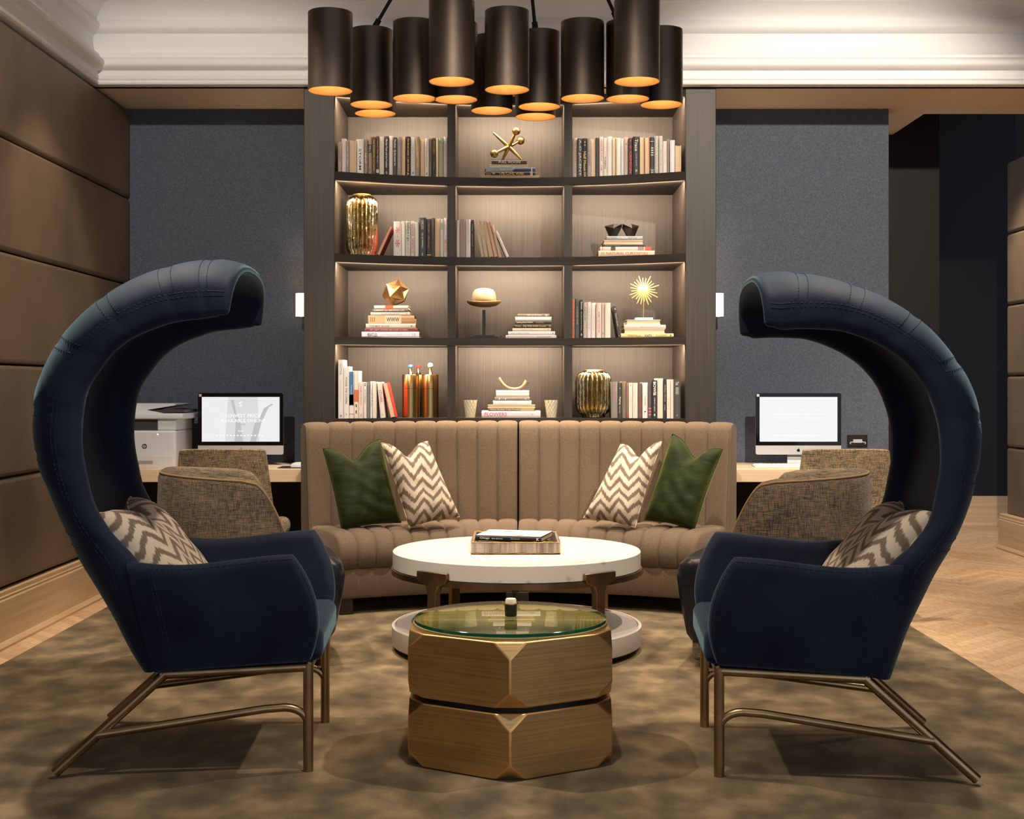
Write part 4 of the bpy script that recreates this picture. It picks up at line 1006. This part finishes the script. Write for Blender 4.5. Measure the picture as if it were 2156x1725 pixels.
# ================================================================ tub chairs
def tub(label, loc, rz):
    t = empty('tub_chair', label, 'armchair', loc, rz, 'tweed tub chairs')
    # U-shaped shell, open towards +x
    path = []; a_, b_ = .37, .42
    N = 72
    for i in range(N+1):
        s = i/N
        if s < .25: path.append((Vector((.16-.16*s/.25*1.0, -a_)), Vector((0,-1)), 0))
        elif s > .75: path.append((Vector((.16*(s-.75)/.25, a_)), Vector((0,1)), 0))
        else:
            th = -math.pi/2-math.pi*(s-.25)/.5
            e = 2/2.5; c_, s_ = math.cos(th), math.sin(th)
            p = Vector((b_*math.copysign(abs(c_)**e, c_), a_*math.copysign(abs(s_)**e, s_)))
            nrm = Vector((math.copysign(abs(c_)**(2-e), c_)/b_, math.copysign(abs(s_)**(2-e), s_)/a_)).normalized(); path.append((p, nrm, 0))
    rings = []
    for i, (p, nr, _) in enumerate(path):
        x = p.x
        f_ = max(0, min(1, (.17-x)/.20)); f_ = math.sin(f_*math.pi/2)
        top = .50+(.34+.03*max(0, -x/.42))*f_
        th = .095; base = .15
        o_, i_ = p, p-nr*th
        m_ = p-nr*th/2
        ring = []
        for q_, z in ((p-nr*.02, base), (p, base+.05), (p+nr*.006, (base+top)/2), (p-nr*.004, top-.035), (p-nr*.012, top-.012), (p-nr*.03, top), (p-nr*.065, top), (p-nr*.083, top-.012), (p-nr*.093, top-.035), (i_, (base+top)/2), (i_+nr*.01, base)):
            ring.append((q_.x, q_.y, z))
        rings.append(ring)
    MB().loft(rings).build('shell', M_tweed, t, smooth=60)
    # piping along the outer top edge
    MB().tube([r_[4] for r_ in rings], .0045, 6).build('piping', mat('tan_piping', (150,122,84), .9), t)
    pl = [(-.30,-.27), (.36,-.285), (.385,-.27), (.40,-.2), (.405,0), (.40,.2), (.385,.27), (.36,.285), (-.30,.27)]
    MB().loft([[(x*s1-(.03 if x > .3 else 0)*k, y*s1, z) for x, y in pl] for s1, z, k in ((.93,.12,1.2), (.96,.15,.9), (.99,.30,.3), (1,.40,0), (.985,.45,.2), (.95,.478,.8), (.85,.487,2))]).build('seat', M_leathernavy, t, smooth=50)
    MB().loft([[(x*.86-.01, y*.9, z) for x, y in pl] for z in (.03, .13)]).build('base', M_tweed, t, bevel=.02, smooth=50)
    MB().loft([[(x*.76-.02, y*.8, z) for x, y in pl] for z in (0, .032)]).build('plinth', M_black, t)
    return t
tub('dark tweed tub chair behind the hooded armchair on the printer side', (-1.18,6.05,.014), R(13))
tub('dark tweed tub chair behind the hooded armchair on the passage side', (1.18,5.98,.014), R(180-20))

# ================================================================ desks
def desk(x0, x1, label):
    t = empty('wall_desk', label, 'desk', ((x0+x1)/2, 8.1, .69), 0, 'wall desks')
    w = (x1-x0)/2
    bx(-w, w, -.28, .378, 0, .077).build('desktop', M_desk, t, bevel=.003)
    bx(-w+.02, w-.02, .30, .375, -.12, 0).build('bracket', M_black, t, smooth=0)
desk(XL+.002, XB0-.002, 'bleached oak wall desk holding the printer')
desk(XB1+.002, 2.408, 'bleached oak wall desk holding the keyboard')
ZD = .767
M_scr = mat('screen_light', (214,214,216), .4, emis=.0)
def emat(name, v):
    m = mat(name, (0,0,0), .3); b = m.node_tree.nodes['Principled BSDF']
    b.inputs['Base Color'].default_value = (.02,.02,.02,1)
    b.inputs['Emission Color'].default_value = (v, v, v*1.02, 1); b.inputs['Emission Strength'].default_value = 1; return m
M_s = [emat('screen_grey', .70), emat('screen_white', .98), emat('screen_mid', .52), emat('screen_pale', .84)]
def apple(mb, c, s, mi):
    pts = []
    for i in range(48):
        a = 2*math.pi*i/48; r_ = 1+.10*math.cos(2*a)*.6
        x, z = r_*math.cos(a)*.92, r_*math.sin(a)*.95
        if abs(x) < .25 and z > 0: z -= .16*(1-abs(x)/.25)
        if abs(x) < .22 and z < 0: z += .10*(1-abs(x)/.22)
        dx, dz = x-1.12, z-.15
        if dx*dx+dz*dz < .2: k = .447/math.sqrt(dx*dx+dz*dz); x, z = 1.12+dx*k, .15+dz*k
        pts.append((c[0]+x*s, c[2]+z*s))
    mb.prism(pts, c[1]-.0008, c[1], 'y', mi)
    lf = [(c[0]+s*(.02+.42*(u_)+w_*.16), c[2]+s*(1.0+.55*u_-w_*.16)) for u_, w_ in ((0,0), (.3,-1), (.7,-.8), (1,0), (.7,.8), (.3,1))]
    mb.prism(lf, c[1]-.0008, c[1], 'y', mi)
def computer(cx, Y, zc_top, label, left):
    t = empty('desktop_computer', label, 'computer', (cx, Y, ZD), 0, 'desktop computers')
    w, ztop, zch, zbt = .264, 1.212-ZD, .888-ZD, .832-ZD
    def rr(x0, x1, z0, z1, r_, top, bot):
        p = []
        for cx_, cz_, a0, on in ((x1-r_, z1-r_, 0, top), (x0+r_, z1-r_, 90, top), (x0+r_, z0+r_, 180, bot), (x1-r_, z0+r_, 270, bot)):
            if on: p += [(cx_+r_*math.cos(R(a0+15*i)), cz_+r_*math.sin(R(a0+15*i))) for i in range(7)]
            else: p.append((x1 if a0 in (0, 270) else x0, z1 if a0 < 180 else z0))
        return p
    Tt = Matrix.Rotation(R(-3), 4, 'X')
    # shell: thin edge bulging at the back
    MB().prism(rr(-w, w, zbt, ztop, .012, True, True), 0, .010, 'y').add([(-w*.96,.010,zbt+.01), (w*.96,.010,zbt+.01), (w*.96,.010,ztop-.01), (-w*.96,.010,ztop-.01), (-.12,.05,zbt+.08), (.12,.05,zbt+.08), (.12,.05,ztop-.08), (-.12,.05,ztop-.08)], [(0,1,5,4), (1,2,6,5), (2,3,7,6), (3,0,4,7), (4,5,6,7)]).build('housing', M_alu, t, smooth=30)
    MB().prism(rr(-w, w, zch, ztop, .012, True, False), -.003, 0, 'y').build('bezel', M_bezel, t, smooth=0)
    ch = MB().prism(rr(-w, w, zbt, zch, .012, False, True), -.003, 0, 'y')
    apple(ch, (0, -.003, (zch+zbt)/2-.002), .0105, 1)
    ch.build('chin', [M_alu, M_bezel], t, smooth=0)
    sx0, sx1, sz0, sz1 = -w+.024, w-.024, zch+.024, ztop-.024
    s = bx(sx0, sx1, -.0036, -.003, sz0, sz1, 0)
    def fr_(u, v): return (sx0+(sx1-sx0)*u, sz1-(sz1-sz0)*v)
    y = -.0041
    def poly(pts, mi, dy=0): s.prism([fr_(*p) for p in pts], y-dy, y+.0004-dy, 'y', mi)
    if left:
        poly([(.34,0), (.72,0), (.74,1), (.30,1)], 3)
        poly([(.42,1), (.44,.55), (.40,.25), (.375,.10), (.39,.06), (.41,.07), (.425,.2), (.45,.4), (.50,.6), (.53,1)], 2, .0005)
        poly([(.62,1), (.68,.6), (.75,.45), (.80,.25), (.85,.2), (.90,.15), (.92,.17), (.87,.22), (.84,.3), (.80,.45), (.76,.62), (.70,1)], 2, .0005)
        c = fr_(.53,.42); put_text(s, 'LOWEST PRICE', (c[0], y-.0012, c[1]), (1,0,0), (0,0,1), .215, .022, 1, True)
        c = fr_(.53,.53); put_text(s, 'AVAILABLE ONLINE', (c[0], y-.0012, c[1]), (1,0,0), (0,0,1), .28, .020, 1, True)
        c = fr_(.50,.16); put_text(s, 'S', (c[0], y-.0012, c[1]), (1,0,0), (0,0,1), .018, .032, 1, True)
        poly([(.50,.60), (.56,.60), (.56,.625), (.50,.625)], 2, .0008)
    else:
        for i, (a, b, tx) in enumerate(((.23,.80,'your ideas start here for fast'), (.17,.84,'and easy printing and much more'), (.23,.80,'when you work at the business'))):
            c = fr_((a+b)/2, .30+.085*i); put_text(s, tx, (c[0], y-.0005, c[1]), (1,0,0), (0,0,1), (b-a)*(sx1-sx0), .013, 1)
    c = fr_(.5,.76); put_text(s, 'Enter', (c[0], y-.0008, c[1]), (1,0,0), (0,0,1), .032, .010, 1, True)
    for i in range(14): poly([(.18+.045*i,.85), (.205+.045*i,.85), (.205+.045*i,.875), (.18+.045*i,.875)], 1, .0008)
    s.build('screen', [M_s[3], M_s[1], M_s[2], emat('screen_shade', .70)] if left else [emat('screen_bright', .88), M_s[1], M_s[2], M_s[0]], t, smooth=0)
    bx(-w+.006, -w+.022, -.0036, -.003, ztop-.022, ztop-.006).build('sticker', M_plastic, t, smooth=0)
    # stand
    MB().loft([[(-.062,.045,.16), (.062,.045,.16), (.062,.05,.16), (-.062,.05,.16)], [(-.062,.03,.06), (.062,.03,.06), (.062,.036,.06), (-.062,.036,.06)], [(-.068,.0,.012), (.068,.0,.012), (.068,.008,.012), (-.068,.008,.012)], [(-.07,-.02,.004), (.07,-.02,.004), (.07,-.01,.0), (-.07,-.01,.0)]]).build('stand', M_alu, t, smooth=60)
    bx(-.095, .095, -.09, .09, 0, .005).build('foot', M_alu, t, bevel=.002)
    return t
computer(X(507, 8.22), 8.22, 0, 'desktop computer showing the lowest price screen, beside the printer', True)
computer(X(1681, 8.22), 8.22, 0, 'desktop computer with the blank bright screen, beside the wall outlet', False)
# keyboard
kb = empty('keyboard', 'white keyboard before the bright screen on the keyboard desk', 'keyboard', (X(1665, 8.0), 8.0, ZD))
MB().prism([(-.0,0), (.115,0), (.115,.012), (0,.004)], -.215, .215, 'x').build('case', M_plastic, kb, smooth=0)
mb = MB()
for r_ in range(5):
    for c in range(15):
        mb.box(-.205+c*.0275, -.205+c*.0275+.024, .008+r_*.021, .008+r_*.021+.017, .004+.0015*r_, .009+.0018*r_)
mb.build('keys', mat('key_white', (232,230,228), .5), kb, smooth=0)
# mouse and pad
tag(MB().prism([(-.11,-.09), (.11,-.09), (.11,.09), (-.11,.09)], 0, .003, 'z').build('mouse_pad', M_mousepad, loc=(X(628, 7.97), 7.97, ZD+.0002), smooth=0), 'black mouse pad on the printer desk beside the sofa end', 'mouse pad')
ms = empty('mouse', 'white corded mouse on the black mouse pad', 'mouse', (X(630, 7.96), 7.96, ZD+.0035))
rings = []
for i in range(13):
    a = math.pi*i/12; xx = -.052*math.cos(a); w = .029*math.sin(a)**.6+.0005; h = .03*math.sin(a)**.7+.0005
    rings.append([(xx, w*math.cos(b), max(0, h*math.sin(b))) for b in (2*math.pi*j/20 for j in range(20))])
MB().loft(rings).build('shell', M_plastic, ms)
MB().tube(cr([(-.05,0,.008), (-.12,.02,.006), (-.22,.03,.003), (-.32,.05,.003), (-.40,.12,.003)], 20), .0022, 6).build('cord', M_plastic, ms)
# printer
pr = empty('printer', 'white multifunction printer at the end of the printer desk', 'printer', (-2.215, 8.16, ZD), R(0))
w = .207
bx(-w, w, -.215, .20, 0, .222).build('body', M_plastic, pr, bevel=.012, seg=3)
bx(-w+.004, w-.02, -.2165, -.214, .0, .071).build('paper_tray', mat('tray_plastic', (205,205,204), .5), pr, bevel=.001)
bx(-w+.06, .07, -.2175, -.216, .022, .042).build('tray_handle', mat('handle_grey', (150,150,150), .5), pr, smooth=0)
bx(-w, w-.115, -.19, .19, .222, .292).build('output_slot', M_plasticdark, pr, smooth=0)
bx(w-.115, w-.002, -.20, .20, .222, .292).build('neck', M_plastic, pr, bevel=.008)
bx(-w-.005, w+.045, -.225, .21, .290, .325).build('scanner_lid', M_plastic, pr, bevel=.01)
MB().prism([(-.205,.325), (.12,.325), (.02,.345), (.19,.372), (.195,.378), (.18,.383), (-.19,.383)], -.17, .18, 'y').build('document_feeder', M_plastic, pr, smooth=0)
MB().prism([(-.03,.3255), (.245,.330), (.245,.345), (.16,.352), (.02,.338)], -.16, .17, 'y').build('feeder_tray', M_plasticdark, pr, smooth=0)
lg = MB()
lg.lathe([(.001,-.0004), (.0155,-.0004), (.0155,.0), (.001,0)], 32, T=Matrix.Translation((.019,-.2155,.128)) @ Matrix.Rotation(R(90), 4, 'X'))
put_text(lg, 'hp', (.019,-.2162,.128), (1,0,0), (.18,0,1), .019, .023, 1, True)
lg.build('emblem', [mat('emblem_dark', (52,54,58), .4), M_plastic], pr, smooth=0)
bx(.095, .102, -.2165, -.214, .196, .203).build('lamp', mat('white_led', (255,255,255), .3, emis=.9), pr, smooth=0)
# outlet plate
ot = empty('wall_outlet', 'black recessed wall outlet plate beside the bright screen', 'outlet', (X(1805.5, 8.50), 8.505, Z(928.5, 8.50)))
bx(-.063, .063, -.008, .004, -.039, .039).build('plate', mat('black_plate', (12,12,13), .35), ot, bevel=.002)
bx(-.056, .056, -.0088, -.008, -.032, .032).build('insert', M_black, ot, smooth=0)
bx(-.028, .028, -.011, -.0088, -.012, .010).build('socket', mat('outlet_white', (190,190,192), .5), ot, smooth=0)
for s in (-1, 1):
    MB().tube(cr([(s*.028,-.011,-.002), (s*.036,-.014,-.010), (s*.044,-.013,-.008), (s*.050,-.012,-.014), (s*.044,-.012,-.020)], 12), .003, 6).build('cable', _m['outlet_white'], ot)

# woven desk chairs
def desk_chair(cxp, Y, label, rz):
    t = empty('desk_chair', label, 'chair', (X(cxp, Y), Y, .014), rz, 'woven desk chairs')
    rings = []
    for i in range(13):
        v = i/12; z = .40+.51*v; hw = .285-.055*v; lean = -.07*v; r_ = []
        for j in range(25):
            u = -1+2*j/24; r_.append((hw*u, -.30+lean+.055*u*u, z+(-.012*abs(u)**6 if i == 12 else 0)))
        for j in range(24, -1, -1):
            u = -1+2*j/24; r_.append((hw*u*.97, -.255+lean+.055*u*u, z-.006*(i == 12)))
        rings.append(r_)
    MB().loft(rings).build('backrest', M_tweed2, t, bevel=.006, smooth=50)
    bx(-.275, .275, -.24, .24, .40, .50).build('seat', M_tweed2, t, bevel=.04, seg=4)
    MB().tube([(0,0,.08), (0,0,.40)], .025, 14).build('column', M_black, t)
    for k in range(5):
        a = 2*math.pi*k/5; sp = MB().tube([(0,0,.09), (.25*math.cos(a),.25*math.sin(a),.06)], [.02,.014], 8).build('spoke', M_black, t)
        MB().lathe([(.026,-.012), (.03,-.006), (.03,.006), (.026,.012)], 16, T=Matrix.Translation((.25*math.cos(a),.25*math.sin(a),.03)) @ Matrix.Rotation(R(90), 4, 'X')).build('caster', M_black, sp)
desk_chair(494, 7.36, 'woven desk chair pulled up to the printer desk', 0)
desk_chair(1752, 7.36, 'woven desk chair pulled up to the keyboard desk', 0)

# sconces
def sconce(cxp, label):
    t = empty('wall_sconce', label, 'lamp', (X(cxp, 8.36), 8.36, Z(642.5, 8.36)), 0, 'cylinder sconces')
    MB().lathe([(.034,-.073), (.036,-.073), (.036,.073), (.034,.073), (.034,-.073)], 32, cap=False).build('shade', M_sconce, t)
    MB().lathe([(.0365,-.078), (.0375,-.078), (.0375,-.073), (.0365,-.073)], 32).build('ring', M_brassedge, t)
    bx(-.012, .012, .03, .15, -.02, .02).build('wall_arm', M_brassdark, t, smooth=0)
    return t
sconce(635, 'small glowing cylinder sconce between bookcase and blue wall on the printer side')
sconce(1511, 'small glowing cylinder sconce between bookcase and blue wall on the keyboard side')

# ================================================================ chandelier
cd = empty('chandelier', 'cluster chandelier of black bronze cylinders lined in gold leaf', 'chandelier', (-.06,5.45,3.0))
CY = [(695.5,5.30), (782,5.56), (790,5.74), (873,5.44), (951,5.14), (960,5.46), (1035.5,5.68), (1067.5,5.28), (1135.5,5.60), (1127.5,5.81), (1226.5,5.44), (1321.5,5.45), (1341,5.14), (1392.5,5.56)]
LAMPS = []
proto = None; hb, ht_ = 2.43, 2.742
def shade_at(px_, Y):
    rr_ = .0885
    s = MB().lathe([(rr_,0), (rr_,.31), (.02,.312), (.001,.312)], 48, cap=False).build('lamp_shade', M_shade, cd)
    MB().lathe([(rr_,0), (rr_-.0015,-.0008), (rr_-.003,.001), (rr_-.003,.305), (.001,.305)], 48, cap=False).build('lining', M_goldleaf, s)
    MB().lathe([(max(.001,.026*math.sin(a)), .215-.03*math.cos(a)) for a in (math.pi*i/10 for i in range(11))], 20).build('bulb', M_bulb, s)
    return s
for i, (p, Y) in enumerate(CY):
    s = shade_at(p, Y) if i == 0 else copy_tree(proto, cd)
    if i == 0: proto = s
    c = Vector((X(p, Y), Y, hb)); s.location = c-Vector(cd.location); LAMPS.append(c)
for p, Y in ((785,5.56), (1128,5.62), (1303,5.45)):
    a = Vector((X(p, Y), Y, ht_))-Vector(cd.location); b = Vector((.0,5.5,3.715))-Vector(cd.location)
    rd = MB().tube([a, b], .0075, 10).build('rod', M_black, cd)
    d = (b-a).normalized(); MB().tube([a-d*.004, a+d*.05], .0125, 12).build('socket', M_black, rd)
MB().lathe([(.09,.69), (.09,.712), (.001,.712)], 32).build('canopy', M_black, cd, loc=(.06,.05,0))

# ================================================================ light
def lamp(name, kind, loc, power, color=(1,.78,.55), target=None, **k):
    d = bpy.data.lights.new(name, kind); d.energy = power*(2.2 if kind == 'SPOT' else 1); d.color = color
    for a, v in k.items(): setattr(d, a, v)
    o = bpy.data.objects.new(name, d); col.objects.link(o); o.location = loc
    if target is not None:
        o.rotation_euler = (Vector(target)-Vector(loc)).to_track_quat('-Z', 'Y').to_euler()
    return o
    return o
WARM = (1,.77,.52); SOFT = (1,.86,.70)
for i, c in enumerate(LAMPS):
    lamp('chandelier_lamp', 'POINT', c+Vector((0,0,.17)), 7.5, WARM, shadow_soft_size=.03)
for r_, (zb_, zt_) in enumerate(BAYZ):
    for x0, x1 in BAYX:
        xm = (x0+x1)/2
        for k_ in range(2):
            xa, xb = x0+.012+(x1-x0-.024)*k_/2, x0+.012+(x1-x0-.024)*(k_+1)/2
            pa, pb = Vector((xa, yfront(xa)+.04, zt_-.007)), Vector((xb, yfront(xb)+.04, zt_-.007))
            c_ = (pa+pb)/2; xd = (pb-pa).normalized(); fw = (Vector((c_.x, 8.55, zt_-.32))-c_); fw = (fw-xd*fw.dot(xd)).normalized()
            o_ = lamp('shelf_strip', 'AREA', c_, 7.4, (1,.76,.54), shape='RECTANGLE', size=(pb-pa).length, size_y=.015)
            o_.rotation_euler = Matrix((xd, (-fw).cross(xd), -fw)).transposed().to_euler()
def spot(x, y, z, tx, ty, tz, p, ang, blend=.5, c=SOFT, soft=.04):
    lamp('downlight', 'SPOT', (x,y,z), p, c, (tx,ty,tz), spot_size=R(ang), spot_blend=blend, shadow_soft_size=soft)
ZC = 3.66
spot(-1.75,5.0,ZC, -1.2,5.0,0, 150, 75)
spot(1.75,5.0,ZC, 1.2,5.0,0, 150, 75)
spot(-.8,6.75,ZC, -.75,7.2,.4, 175, 60)
spot(.85,6.75,ZC, .8,7.2,.4, 175, 60)
spot(0,6.3,ZC, 0,6.3,.4, 60, 40)
spot(-1.75,3.7,ZC, -1.85,8.5,1.6, 170, 50)
spot(1.75,3.7,ZC, 1.85,8.5,1.6, 400, 50)
spot(0,3.5,ZC, 0,5.0,0, 90, 80)
spot(3.3,9.6,3.6, 3.35,10.2,0, 130, 60)
spot(3.0,7.2,ZC, 2.7,7.0,0, 110, 80)
spot(-1.3,6.6,ZC, -2.40,7.0,1.3, 40, 50)
for p in (635, 1511): lamp('sconce_lamp', 'POINT', (X(p,8.36), 8.36, Z(642,8.36)), 7, WARM, shadow_soft_size=.02)
w = bpy.data.worlds.new('lobby'); sc.world = w; w.use_nodes = True
w.node_tree.nodes['Background'].inputs[0].default_value = (.78,.85,.97,1); w.node_tree.nodes['Background'].inputs[1].default_value = .9

# ================================================================ camera
cam = bpy.data.cameras.new('camera'); co = bpy.data.objects.new('camera', cam); col.objects.link(co)
co.location = (0,0,EH); co.rotation_euler = (R(90),0,0); cam.sensor_width = 36; cam.lens = 36*F/2156
cam.shift_y = -(862.5-HY)/2156; cam.clip_end = 60
sc.camera = co
sc.view_settings.view_transform = 'Standard'; sc.view_settings.look = 'None'; sc.view_settings.exposure = 0; sc.view_settings.gamma = 1
cy = sc.cycles
cy.max_bounces = 6; cy.diffuse_bounces = 3; cy.glossy_bounces = 4; cy.transmission_bounces = 6; cy.caustics_reflective = False; cy.caustics_refractive = False
cy.sample_clamp_indirect = 4; cy.use_denoising = True
